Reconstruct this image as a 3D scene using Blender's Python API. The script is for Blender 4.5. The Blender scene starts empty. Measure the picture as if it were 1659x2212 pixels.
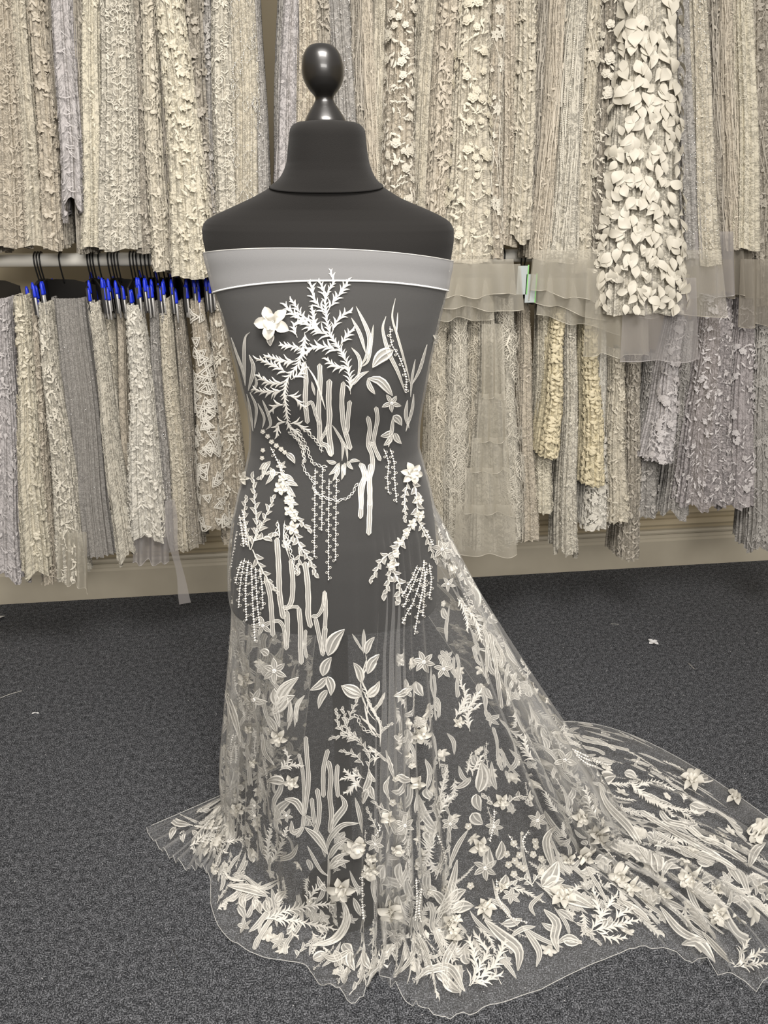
import bpy, math, random
import numpy as np
from mathutils import Vector
from mathutils.bvhtree import BVHTree

random.seed(7); np.random.seed(7)
S = bpy.context.scene
COL = S.collection
# ------------------------------------------------------------------ camera
W, H_ = 1659, 2212
F = 1620.0
PITCH = math.radians(23.0)
YAW = math.radians(6.9)
HC = 1.45
CAM = np.array([0.0, 0.0, HC])
cam_d = bpy.data.cameras.new('camera'); cam = bpy.data.objects.new('camera', cam_d); COL.objects.link(cam)
cam_d.sensor_fit = 'VERTICAL'; cam_d.sensor_height = 36.0; cam_d.lens = F / H_ * 36.0
cam_d.clip_start = 0.02
cam.location = CAM; cam.rotation_euler = (math.pi / 2 - PITCH, 0, -YAW)
S.camera = cam
RT = np.array([math.cos(YAW), -math.sin(YAW), 0.0])          # camera's right, level
FH = np.array([math.sin(YAW), math.cos(YAW), 0.0])           # camera's heading, level
ZZ = np.array([0.0, 0.0, 1.0])
FW = FH * math.cos(PITCH) - ZZ * math.sin(PITCH)
UP = FH * math.sin(PITCH) + ZZ * math.cos(PITCH)
# ------------------------------------------------------------------ light
wd = bpy.data.worlds.new('world'); S.world = wd; wd.use_nodes = True
wd.node_tree.nodes['Background'].inputs[0].default_value = (1.0, 0.965, 0.94, 1)
wd.node_tree.nodes['Background'].inputs[1].default_value = 0.36
def area(name, loc, rot, size, power, col):
    l = bpy.data.lights.new(name, 'AREA'); l.shape = 'RECTANGLE'; l.size, l.size_y = size; l.energy = power; l.color = col
    o = bpy.data.objects.new(name, l); COL.objects.link(o); o.location = loc; o.rotation_euler = rot
area('ceiling_panel_light', (0.1, 0.35, 2.62), (math.radians(12), 0, 0), (0.9, 0.6), 60, (1.0, 0.95, 0.895))
area('ceiling_panel_light', (0.3, -2.2, 2.45), (math.radians(58), 0, 0), (2.0, 0.7), 104, (1.0, 0.955, 0.905))
S.view_settings.view_transform = 'Standard'; S.view_settings.look = 'None'
S.view_settings.exposure = 0.0; S.view_settings.gamma = 1.0; S.view_settings.use_curve_mapping = False
S.cycles.transparent_max_bounces = 28
S.cycles.max_bounces = 5; S.cycles.diffuse_bounces = 2; S.cycles.transmission_bounces = 2; S.cycles.glossy_bounces = 2

def ray(x, y):
    return FW + RT * ((x - W / 2) / F) + UP * ((H_ / 2 - y) / F)
def on_floor(x, y, z=0.0):
    d = ray(x, y); return CAM + d * ((z - HC) / d[2])
def on_y(x, y, Y):
    d = ray(x, y); return CAM + d * (Y / d[1])
def at_dist(x, y, dist):                                      # level distance from the camera
    d = ray(x, y); return CAM + d * (dist / (d @ FH))
def to_px(p):
    q = np.asarray(p) - CAM; zc = q @ FW
    return W / 2 + F * (q @ RT) / zc, H_ / 2 - F * (q @ UP) / zc

# ------------------------------------------------------------------ materials
def mat(name, col=(.8, .8, .8), rough=.6, metal=0, spec=.5, sheen=0, alpha=1.0, bump=0, bscale=400, cols=None, cscale=30, trans=0.0, coat=0, uv=False, facing=False):
    m = bpy.data.materials.new(name); m.use_nodes = True; nt = m.node_tree; N = nt.nodes; L = nt.links
    b = N['Principled BSDF']; out = N['Material Output']
    b.inputs['Base Color'].default_value = (*col, 1); b.inputs['Roughness'].default_value = rough
    b.inputs['Metallic'].default_value = metal; b.inputs['Specular IOR Level'].default_value = spec
    b.inputs['Sheen Weight'].default_value = sheen; b.inputs['Coat Weight'].default_value = coat
    tc = N.new('ShaderNodeTexCoord'); src = tc.outputs['UV' if uv else 'Object']
    if cols:
        n = N.new('ShaderNodeTexNoise'); n.inputs['Scale'].default_value = cscale; n.inputs['Detail'].default_value = 4
        r = N.new('ShaderNodeValToRGB'); r.color_ramp.elements[0].position = .35; r.color_ramp.elements[1].position = .65
        r.color_ramp.elements[0].color = (*cols[0], 1); r.color_ramp.elements[1].color = (*cols[1], 1)
        L.new(src, n.inputs['Vector']); L.new(n.outputs['Fac'], r.inputs[0]); L.new(r.outputs[0], b.inputs['Base Color'])
    if bump:
        n = N.new('ShaderNodeTexNoise'); n.inputs['Scale'].default_value = bscale; n.inputs['Detail'].default_value = 2
        bp = N.new('ShaderNodeBump'); bp.inputs['Strength'].default_value = bump; bp.inputs['Distance'].default_value = .002
        L.new(src, n.inputs['Vector']); L.new(n.outputs['Fac'], bp.inputs['Height']); L.new(bp.outputs[0], b.inputs['Normal'])
    sh = b.outputs[0]
    if trans:
        t = N.new('ShaderNodeBsdfTranslucent'); t.inputs[0].default_value = (*col, 1)
        mx = N.new('ShaderNodeMixShader'); mx.inputs[0].default_value = trans
        L.new(sh, mx.inputs[1]); L.new(t.outputs[0], mx.inputs[2]); sh = mx.outputs[0]
    if alpha < 1:
        tr = N.new('ShaderNodeBsdfTransparent'); mx = N.new('ShaderNodeMixShader'); mx.inputs[0].default_value = alpha
        if facing:   # threads of a net close up when it is seen edge on: cover = 1-(1-a)^(1/cos)
            lw = N.new('ShaderNodeLayerWeight'); lw.inputs[0].default_value = .5
            c = N.new('ShaderNodeMath'); c.operation = 'SUBTRACT'; c.inputs[0].default_value = 1.0; L.new(lw.outputs['Facing'], c.inputs[1])
            mxx = N.new('ShaderNodeMath'); mxx.operation = 'MAXIMUM'; mxx.inputs[1].default_value = .12; L.new(c.outputs[0], mxx.inputs[0])
            dv = N.new('ShaderNodeMath'); dv.operation = 'DIVIDE'; dv.inputs[0].default_value = 1.0; L.new(mxx.outputs[0], dv.inputs[1])
            pw = N.new('ShaderNodeMath'); pw.operation = 'POWER'; pw.inputs[0].default_value = 1 - alpha; L.new(dv.outputs[0], pw.inputs[1])
            sb = N.new('ShaderNodeMath'); sb.operation = 'SUBTRACT'; sb.inputs[0].default_value = 1.0; L.new(pw.outputs[0], sb.inputs[1])
            L.new(sb.outputs[0], mx.inputs[0])
        L.new(tr.outputs[0], mx.inputs[1]); L.new(sh, mx.inputs[2]); sh = mx.outputs[0]
    L.new(sh, out.inputs[0])
    return m

def lace_mat(name, tone, sheer=0.0, scale=1.0, contrast=.52):
    m = bpy.data.materials.new(name); m.use_nodes = True; nt = m.node_tree; N = nt.nodes; L = nt.links
    b = N['Principled BSDF']; out = N['Material Output']; b.inputs['Roughness'].default_value = .7; b.inputs['Specular IOR Level'].default_value = .3
    tc = N.new('ShaderNodeTexCoord'); oi = N.new('ShaderNodeObjectInfo')
    add = N.new('ShaderNodeVectorMath'); add.operation = 'ADD'; mul = N.new('ShaderNodeMath'); mul.operation = 'MULTIPLY'; mul.inputs[1].default_value = 37
    L.new(oi.outputs['Random'], mul.inputs[0]); L.new(tc.outputs['UV'], add.inputs[0]); L.new(mul.outputs[0], add.inputs[1])
    n1 = N.new('ShaderNodeTexNoise'); n1.inputs['Scale'].default_value = 60 * scale; n1.inputs['Detail'].default_value = 3; n1.inputs['Distortion'].default_value = 1.6
    v = N.new('ShaderNodeTexVoronoi'); v.inputs['Scale'].default_value = 190 * scale
    v.feature = 'DISTANCE_TO_EDGE'
    n2 = N.new('ShaderNodeTexNoise'); n2.inputs['Scale'].default_value = 260 * scale; n2.inputs['Detail'].default_value = 3
    for n in (n1, v, n2): L.new(add.outputs[0], n.inputs['Vector'])
    r = N.new('ShaderNodeValToRGB'); r.color_ramp.elements[0].position = .46; r.color_ramp.elements[1].position = .56
    L.new(n1.outputs['Fac'], r.inputs[0])
    m1 = N.new('ShaderNodeMath'); m1.operation = 'MULTIPLY'; m1.inputs[1].default_value = 2.2; L.new(v.outputs['Distance'], m1.inputs[0])
    m2 = N.new('ShaderNodeMath'); m2.operation = 'MULTIPLY_ADD'; m2.inputs[1].default_value = .7; L.new(r.outputs[0], m2.inputs[0]); L.new(m1.outputs[0], m2.inputs[2])
    m3 = N.new('ShaderNodeMath'); m3.operation = 'MULTIPLY_ADD'; m3.inputs[1].default_value = .8; m3.use_clamp = True
    L.new(n2.outputs['Fac'], m3.inputs[0]); 
    m4 = N.new('ShaderNodeMath'); m4.operation = 'SUBTRACT'; m4.inputs[1].default_value = .35; L.new(m2.outputs[0], m4.inputs[0]); L.new(m4.outputs[0], m3.inputs[2])
    mx = N.new('ShaderNodeMix'); mx.data_type = 'RGBA'
    mx.inputs[6].default_value = (*[c * contrast for c in tone], 1); mx.inputs[7].default_value = (*tone, 1)
    L.new(m3.outputs[0], mx.inputs[0]); L.new(mx.outputs[2], b.inputs['Base Color'])
    bp = N.new('ShaderNodeBump'); bp.inputs['Strength'].default_value = .55; bp.inputs['Distance'].default_value = .0015
    L.new(m3.outputs[0], bp.inputs['Height']); L.new(bp.outputs[0], b.inputs['Normal'])
    sh = b.outputs[0]
    if sheer:
        tr = N.new('ShaderNodeBsdfTransparent'); mm = N.new('ShaderNodeMixShader')
        a = N.new('ShaderNodeMath'); a.operation = 'MULTIPLY_ADD'; a.inputs[1].default_value = sheer * .7; a.inputs[2].default_value = 1 - sheer; a.use_clamp = True
        L.new(m3.outputs[0], a.inputs[0]); L.new(a.outputs[0], mm.inputs[0]); L.new(tr.outputs[0], mm.inputs[1]); L.new(sh, mm.inputs[2]); sh = mm.outputs[0]
    L.new(sh, out.inputs[0])
    return m

M = {}
M['jersey'] = mat('black_jersey', (.013, .0122, .0115), .85, spec=.12, sheen=.06, bump=.35, bscale=1500)
M['finial'] = mat('black_lacquer', (.012, .011, .010), .33, spec=.5, coat=.25)
M['thread'] = mat('ivory_thread', (.80, .775, .71), .55, spec=.35, sheen=.2, bump=.5, bscale=1300)
M['organza'] = mat('organza', (.78, .755, .695), .6, alpha=.54, trans=.25, bump=.2, bscale=2200)
M['petal'] = mat('satin_petal', (.82, .79, .71), .45, trans=.2)
M['bead'] = mat('pearl_bead', (.88, .85, .79), .18, spec=.6)
M['tulle'] = mat('ivory_tulle', (.80, .80, .79), .7, alpha=.072, trans=.3, facing=True)
M['tulle_band'] = mat('doubled_tulle', (.82, .82, .83), .7, alpha=.22, trans=.3, facing=True)
M['hem'] = mat('rolled_hem', (.9, .9, .88), .6, alpha=.93)
M['fine_hem'] = mat('fine_hem', (.82, .81, .77), .6, alpha=.5)
M['wall'] = mat('cream_wall_paint', (.50, .42, .28), .7, cols=((.47, .40, .27), (.53, .45, .31)), cscale=3, bump=.1, bscale=60)
M['skirting'] = mat('cream_gloss_paint', (.56, .51, .41), .45, cols=((.53, .48, .38), (.59, .54, .43)), cscale=6)
M['rod'] = mat('white_tube', (.86, .84, .77), .25, spec=.6)
M['black_wire'] = mat('black_wire', (.012, .012, .012), .4)
M['card'] = mat('black_card', (.014, .013, .012), .5)
M['blue'] = mat('blue_plastic', (.012, .035, .60), .35)
M['clear'] = mat('frosted_plastic', (.55, .54, .52), .25, spec=.7)
M['label_card'] = mat('pale_grey_card', (.42, .46, .46), .5)
M['green'] = mat('green_plastic', (.25, .6, .2), .4)
M['crystal'] = mat('silver_crystal', (.9, .9, .88), .08, metal=.8)
M['steel'] = mat('grey_steel', (.1, .1, .1), .4, metal=.6)
M['white'] = mat('white_paper', (.8, .8, .8), .7)

def carpet_mat():
    m = bpy.data.materials.new('charcoal_carpet'); m.use_nodes = True; nt = m.node_tree; N = nt.nodes; L = nt.links
    b = N['Principled BSDF']; b.inputs['Roughness'].default_value = 1.0; b.inputs['Specular IOR Level'].default_value = .1
    tc = N.new('ShaderNodeTexCoord')
    n = N.new('ShaderNodeTexNoise'); n.inputs['Scale'].default_value = 340; n.inputs['Detail'].default_value = 5; n.inputs['Roughness'].default_value = .75
    n3 = N.new('ShaderNodeTexNoise'); n3.inputs['Scale'].default_value = 75; n3.inputs['Detail'].default_value = 3
    ad = N.new('ShaderNodeMath'); ad.operation = 'MULTIPLY_ADD'; ad.inputs[1].default_value = .18
    r = N.new('ShaderNodeValToRGB'); e = r.color_ramp.elements
    e[0].position = .47; e[0].color = (.011, .0118, .0135, 1); e[1].position = .72; e[1].color = (.33, .34, .365, 1)
    e2 = e.new(.585); e2.color = (.052, .0545, .060, 1)
    L.new(tc.outputs['Object'], n.inputs['Vector']); L.new(tc.outputs['Object'], n3.inputs['Vector'])
    L.new(n3.outputs['Fac'], ad.inputs[0]); L.new(n.outputs['Fac'], ad.inputs[2]); L.new(ad.outputs[0], r.inputs[0]); L.new(r.outputs[0], b.inputs['Base Color'])
    bp = N.new('ShaderNodeBump'); bp.inputs['Strength'].default_value = .7; bp.inputs['Distance'].default_value = .004
    L.new(n.outputs['Fac'], bp.inputs['Height']); L.new(bp.outputs[0], b.inputs['Normal'])
    return m
M['carpet'] = carpet_mat()

# ------------------------------------------------------------------ object helpers
def tag(o, label=None, cat=None, group=None, kind=None):
    if label: o['label'] = label
    if cat: o['category'] = cat
    if group: o['group'] = group
    if kind: o['kind'] = kind
    return o
def empty(name, loc):
    o = bpy.data.objects.new(name, None); COL.objects.link(o); o.location = loc; o.empty_display_size = .05
    return o
def mesh_obj(name, verts, faces, mats, parent=None, midx=None, smooth=True, uvs=None, origin=None):
    verts = np.asarray(verts, dtype=float).reshape(-1, 3)
    base = np.array(parent.matrix_basis.translation) if parent is not None else np.zeros(3)
    if parent is not None and parent.parent is not None: base = base + np.array(parent.parent.matrix_basis.translation)
    loc = np.zeros(3)
    if origin is not None: loc = np.asarray(origin, dtype=float) - base
    me = bpy.data.meshes.new(name)
    if isinstance(faces, np.ndarray):
        nf, k = faces.shape
        me.vertices.add(len(verts)); me.vertices.foreach_set('co', (verts - base - loc).ravel())
        me.loops.add(nf * k); me.loops.foreach_set('vertex_index', faces.astype(np.int32).ravel())
        me.polygons.add(nf); me.polygons.foreach_set('loop_start', np.arange(0, nf * k, k, dtype=np.int32))
        me.update(calc_edges=True)
    else:
        me.from_pydata((verts - base - loc).tolist(), [], faces)
    if not isinstance(mats, (list, tuple)): mats = [mats]
    for m in mats: me.materials.append(m)
    if midx is not None: me.polygons.foreach_set('material_index', np.asarray(midx, dtype=np.int32))
    if smooth: me.polygons.foreach_set('use_smooth', np.ones(len(me.polygons), dtype=bool))
    if uvs is not None:
        ul = me.uv_layers.new(name='UVMap'); li = np.zeros(len(me.loops), dtype=np.int32); me.loops.foreach_get('vertex_index', li)
        ul.data.foreach_set('uv', np.asarray(uvs, dtype=float)[li].ravel())
    me.validate(verbose=False) if False else me.update()
    o = bpy.data.objects.new(name, me); COL.objects.link(o); o.parent = parent
    o.location = loc
    return o
def box_vf(lo, hi):
    x0, y0, z0 = lo; x1, y1, z1 = hi
    v = [(x0, y0, z0), (x1, y0, z0), (x1, y1, z0), (x0, y1, z0), (x0, y0, z1), (x1, y0, z1), (x1, y1, z1), (x0, y1, z1)]
    f = [(0, 3, 2, 1), (4, 5, 6, 7), (0, 1, 5, 4), (1, 2, 6, 5), (2, 3, 7, 6), (3, 0, 4, 7)]
    return v, f
def tube_vf(pts, r, n=8, cap=True):
    pts = np.asarray(pts, float); k = len(pts); rr = np.broadcast_to(np.asarray(r, float), (k,))
    T = np.gradient(pts, axis=0); T /= np.linalg.norm(T, axis=1)[:, None] + 1e-12
    ref = np.array([0, 0, 1.]) if abs(T[0, 2]) < .9 else np.array([1., 0, 0])
    V = []
    for i in range(k):
        a = np.cross(T[i], ref); a /= np.linalg.norm(a) + 1e-12; b = np.cross(T[i], a); ref = np.cross(a, T[i])
        for j in range(n):
            th = 2 * math.pi * j / n; V.append(pts[i] + rr[i] * (math.cos(th) * a + math.sin(th) * b))
    Fc = [(i * n + j, i * n + (j + 1) % n, (i + 1) * n + (j + 1) % n, (i + 1) * n + j) for i in range(k - 1) for j in range(n)]
    if cap: Fc.append(tuple(range(n))[::-1]); Fc.append(tuple((k - 1) * n + j for j in range(n)))
    return V, Fc
def join(*vfs):
    V = []; Fc = []
    for v, f in vfs:
        o = len(V); V += [tuple(p) for p in v]; Fc += [tuple(i + o for i in g) for g in f]
    return V, Fc
def grid_faces(nu, nv, wrap=False):
    i = np.arange(nu if wrap else nu - 1)[:, None]; j = np.arange(nv - 1)[None, :]
    a = i * nv + j; b = ((i + 1) % nu) * nv + j
    return np.stack([a, b, b + 1, a + 1], -1).reshape(-1, 4)
def interp(x, xs, ys):
    xs = np.asarray(xs, float); ys = np.asarray(ys, float)
    # smooth (monotone-ish) cubic through the knots
    x = np.atleast_1d(np.asarray(x, float)); d = np.gradient(ys, xs, axis=0) if len(xs) > 2 else None
    i = np.clip(np.searchsorted(xs, x) - 1, 0, len(xs) - 2); h = xs[i + 1] - xs[i]; t = np.clip((x - xs[i]) / h, 0, 1)
    sh = (slice(None),) + (None,) * (ys.ndim - 1)
    t = t[sh]; h = h[sh]; y0, y1 = ys[i], ys[i + 1]
    if d is None: return y0 + (y1 - y0) * t
    s = (y1 - y0) / h; m0, m1 = d[i], d[i + 1]
    m0 = np.where(m0 * s <= 0, 0, np.sign(m0) * np.minimum(abs(m0), 3 * abs(s))); m1 = np.where(m1 * s <= 0, 0, np.sign(m1) * np.minimum(abs(m1), 3 * abs(s)))
    return y0 * (2 * t**3 - 3 * t**2 + 1) + m0 * h * (t**3 - 2 * t**2 + t) + y1 * (3 * t**2 - 2 * t**3) + m1 * h * (t**3 - t**2)
def spline(pts, n):
    pts = np.asarray(pts, float)
    if len(pts) == 2: return pts[0] + (pts[1] - pts[0]) * np.linspace(0, 1, n)[:, None]
    P = np.vstack([2 * pts[0] - pts[1], pts, 2 * pts[-1] - pts[-2]])
    d = np.r_[0, np.cumsum(np.linalg.norm(np.diff(pts, axis=0), axis=1))]; x = np.linspace(0, d[-1], n)
    i = np.clip(np.searchsorted(d, x, side='right') - 1, 0, len(pts) - 2); t = ((x - d[i]) / (d[i + 1] - d[i] + 1e-12))[:, None]
    p0, p1, p2, p3 = P[i], P[i + 1], P[i + 2], P[i + 3]
    return .5 * (2 * p1 + (p2 - p0) * t + (2 * p0 - 5 * p1 + 4 * p2 - p3) * t * t + (3 * p1 - p0 - 3 * p2 + p3) * t**3)

# ------------------------------------------------------------------ room
YW = float(on_floor(0, 1300)[1])
YW2 = float(on_floor(1659, 1205)[1])
print('wall y', YW, YW2, to_px((0, YW, 0)))
YW = (YW + YW2) / 2
def structure(name, v, f, m, smooth=False):
    o = mesh_obj(name, v, f, m, smooth=smooth); o['kind'] = 'structure'; return o
structure('floor', *box_vf((-3.2, -2.6, -.05), (3.6, YW + .1, 0)), M['carpet'])
structure('wall_back', *box_vf((-3.2, YW + .001, 0), (3.6, YW + .12, 2.75)), M['wall'])
structure('wall_left', *box_vf((-3.3, -2.6, 0), (-3.2, YW + .1, 2.75)), M['wall'])
structure('wall_right', *box_vf((3.6, -2.6, 0), (3.7, YW + .1, 2.75)), M['wall'])
def profile(name, pts, x0=-3.2, x1=3.6, m='skirting'):       # pts (out from wall, z), extruded along the wall
    n = len(pts); v = [(x0, YW - a, z) for a, z in pts] + [(x1, YW - a, z) for a, z in pts]
    f = [(i, (i + 1) % n, n + (i + 1) % n, n + i) for i in range(n)] + [tuple(range(n))[::-1], tuple(range(n, 2 * n))]
    return structure(name, v, f, M[m])
profile('baseboard_back', [(0, 0), (.022, 0), (.022, .118), (.016, .126), (.016, .132), (.008, .142), (0, .142)])
profile('trim_1', [(0, .146), (.013, .146), (.016, .155), (.013, .164), (0, .166)])
profile('trim_2', [(0, .184), (.016, .184), (.022, .194), (.020, .206), (.012, .212), (0, .214)], m='wall')
profile('trim_3', [(0, .232), (.012, .232), (.018, .242), (.014, .256), (0, .260)], m='wall')

# ------------------------------------------------------------------ dress form
AXD = 1.22
def lateral_at(xpx, ypx, d=AXD): return float((at_dist(xpx, ypx, d) - CAM) @ RT)
def z_at(ypx, d=AXD): return float(at_dist(830, ypx, d)[2])
# silhouette table: y, left x, right x, half depth in metres, front bias
SIL = [(1292, 503, 942, .128), (1240, 502, 944, .130), (1180, 503, 943, .130), (1120, 509, 938, .126), (1060, 520, 928, .118), (1010, 535, 914, .108),
       (965, 544, 902, .100), (920, 545, 903, .100), (880, 541, 908, .104), (830, 528, 917, .112), (780, 517, 926, .122), (730, 503, 937, .128),
       (680, 488, 948, .126), (630, 470, 961, .118), (590, 459, 969, .110), (550, 449, 975, .104), (520, 442, 980, .098), (495, 439, 980, .090),
       (482, 442, 974, .084), (474, 449, 965, .080), (464, 466, 948, .077), (452, 492, 922, .074), (440, 518, 893, .073), (428, 544, 866, .072), (414, 570, 843, .071), (402, 589, 826, .070), (392, 601, 814, .069), (384, 609, 808, .068), (370, 617, 801, .066),
       (353, 623, 795, .065), (325, 626, 790, .064), (297, 629, 787, .063)]
zs = np.array([z_at(s[0]) for s in SIL]); xl = np.array([lateral_at(s[1], s[0]) for s in SIL]); xr = np.array([lateral_at(s[2], s[0]) for s in SIL])
dp = np.array([s[3] for s in SIL])
AXIS = CAM + FH * AXD; AXIS[2] = 0
def body_pt(theta, z, off=0.0):
    """theta 0 faces the camera's side, + turns to its right"""
    th = np.asarray(theta, float); z = np.asarray(z, float)
    c = np.interp(z, zs, (xl + xr) / 2); a = np.interp(z, zs, (xr - xl) / 2) + off; b = np.interp(z, zs, dp) + off
    sn, cs = np.sin(th), np.cos(th); k = .86
    lx = c + a * np.sign(sn) * abs(sn)**k; q = b * np.sign(cs) * abs(cs)**k
    # bust fullness: two soft mounds
    zb = np.exp(-((z - 1.165) / .06)**2) * .014
    q = q + zb * (np.exp(-((lx - c - .062) / .05)**2) + np.exp(-((lx - c + .062) / .05)**2)) * (cs > 0) * np.clip(cs * 1.5, 0, 1)
    q = q + .012 * np.exp(-((z - .98) / .09)**2) * np.clip(-cs, 0, 1) * -1
    return AXIS + lx[..., None] * RT - q[..., None] * FH + z[..., None] * ZZ
form = empty('dress_form', (float(AXIS[0] + RT[0] * lateral_at(722, 1290)), float(AXIS[1] + RT[1] * lateral_at(722, 1290)), 0))
tag(form, 'black fabric tailor\'s dress form with turned wooden neck knob, draped in tulle', 'dress form')
ZSEAM = z_at(392)
nth, nz = 128, 150
zz = np.concatenate([np.linspace(zs[0], z_at(500), 100), np.linspace(z_at(500), z_at(388), 51)[1:]])
TH, Z = np.meshgrid(np.linspace(0, 2 * math.pi, nth, endpoint=False), zz, indexing='ij')
G = body_pt(TH, Z)
v = list(G.reshape(-1, 3)); f = [tuple(x) for x in grid_faces(nth, len(zz), True)]
c0 = len(v); v.append(G[:, 0].mean(0)); c1 = len(v); v.append(G[:, -1].mean(0))
for i in range(nth):
    j = (i + 1) % nth; f.append((c0, j * len(zz), i * len(zz))); f.append((c1, i * len(zz) + len(zz) - 1, j * len(zz) + len(zz) - 1))
torso = mesh_obj('torso', v, f, M['jersey'], form)
# neck cover, lower edge dips in front
zt = z_at(296); ztop = z_at(278)
nn = 40; rows = []
thv = np.linspace(0, 2 * math.pi, 96, endpoint=False)
zlow = z_at(398) - .012 * np.cos(thv)
for k in range(nn):
    t = k / (nn - 1); z = zlow + (zt - zlow) * t
    rows.append(body_pt(thv, z, .0022 + .0012 * math.exp(-t * 30)))
ctr = rows[-1].mean(0); base = rows[-1]
for k, (sc, dz) in enumerate([(.992, .0045), (.97, .009), (.93, .0128), (.87, .0155), (.78, .0175), (.6, .019), (.4, .020), (.2, .0205), (.02, .021)]):
    p = ctr + (base - ctr) * sc; p[:, 2] = zt + dz; rows.append(p)
first = rows[0].copy(); cin = first.mean(0); inner = cin + (first - cin) * .985; rows.insert(0, inner)
R = np.stack(rows, 1)
mesh_obj('neck_cover', R.reshape(-1, 3), grid_faces(96, R.shape[1], True)[:, ::-1].copy(), M['jersey'], form)
# knob
KP = [(96, 0), (96, 14), (97, 22), (101, 28), (109, 35), (122, 41), (138, 44.5), (154, 45.5), (170, 43.5), (184, 38.5), (196, 31), (205, 23.5), (211, 20), (217, 20), (225, 24), (236, 31), (248, 38), (258, 43), (264, 45), (269, 44), (273, 39), (275, 30), (276, 20), (286, 18)]
kc = float(np.mean([lateral_at(697, 180)]))
V = []; n = 48
for k, (yy, r) in enumerate(KP):
    z = z_at(yy); rr = abs(lateral_at(830 + r, yy) - lateral_at(830, yy)); cx = lateral_at(694 + (yy - 96) * 10 / 180, yy)
    for j in range(n):
        th = 2 * math.pi * j / n; V.append(AXIS + RT * (cx + rr * math.cos(th)) + FH * rr * math.sin(th) + ZZ * z)
V = np.array(V).reshape(len(KP), n, 3)
KK = 4; Vi = np.stack([spline(V[:, j], 90) for j in range(n)], 0)
mesh_obj('neck_knob', Vi.reshape(-1, 3), grid_faces(n, 90, True), M['finial'], form)
# stand: pole and round foot, seen through the tulle
cxp = lateral_at(733, 1400); pc = AXIS + RT * cxp
v_, f_ = tube_vf([pc + ZZ * .02, pc + ZZ * .35, pc + ZZ * .775], .0165, 20)
mesh_obj('pole', v_, f_, M['jersey'], form)
prof = [(0, .0), (.098, .0), (.10, .003), (.095, .006), (.05, .010), (.03, .022), (.018, .045), (0, .045)]
V = [pc + RT * (r * math.cos(t)) + FH * (r * math.sin(t)) + ZZ * z for t in np.linspace(0, 2 * math.pi, 40, endpoint=False) for r, z in prof]
mesh_obj('foot_plate', V, grid_faces(40, len(prof), True), M['jersey'], form)

# ------------------------------------------------------------------ the tulle length
class Sheet:
    def __init__(s, G, env=None):
        s.G = G; s.nu, s.nv = G.shape[:2]; E = G if env is None else env; s.E = E
        du = np.gradient(E, axis=0) * (s.nu - 1); dv = np.gradient(E, axis=1) * (s.nv - 1)
        s.N = np.cross(du, dv); s.N /= np.linalg.norm(s.N, axis=2)[..., None] + 1e-12
        k = max(3, s.nu // 30)
        def sm(a):
            c = np.cumsum(np.pad(a, ((k, k), (0, 0)), mode='edge'), axis=0); return (c[2 * k:] - c[:-2 * k]) / (2 * k)
        s.mu = sm(np.linalg.norm(du, axis=2)); s.mv = sm(np.linalg.norm(dv, axis=2))
    def bil(s, A, u, v):
        x = np.clip(u, 0, 1) * (s.nu - 1); y = np.clip(v, 0, 1) * (s.nv - 1)
        i = np.minimum(x.astype(int), s.nu - 2); j = np.minimum(y.astype(int), s.nv - 2); a = x - i; b = y - j
        if A.ndim == 3: a = a[:, None]; b = b[:, None]
        return A[i, j] * (1 - a) * (1 - b) + A[i + 1, j] * a * (1 - b) + A[i, j + 1] * (1 - a) * b + A[i + 1, j + 1] * a * b
    def place(s, T, u0, v0, rot, sc, lift=.0012, hs=1.0, sign=1):
        c, sn = math.cos(rot), math.sin(rot); x = (T.V[:, 0] * c - T.V[:, 1] * sn) * sc; y = (T.V[:, 0] * sn + T.V[:, 1] * c) * sc
        i = int(u0 * (s.nu - 1)); j = int(v0 * (s.nv - 1)); u = u0 + x / max(s.mu[i, j], .05); v = v0 + y / max(s.mv[i, j], .05)
        P = s.bil(s.E, u, v) + s.bil(s.N, u, v) * (lift + T.V[:, 2:3] * sc * hs) * sign
        return P
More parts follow.
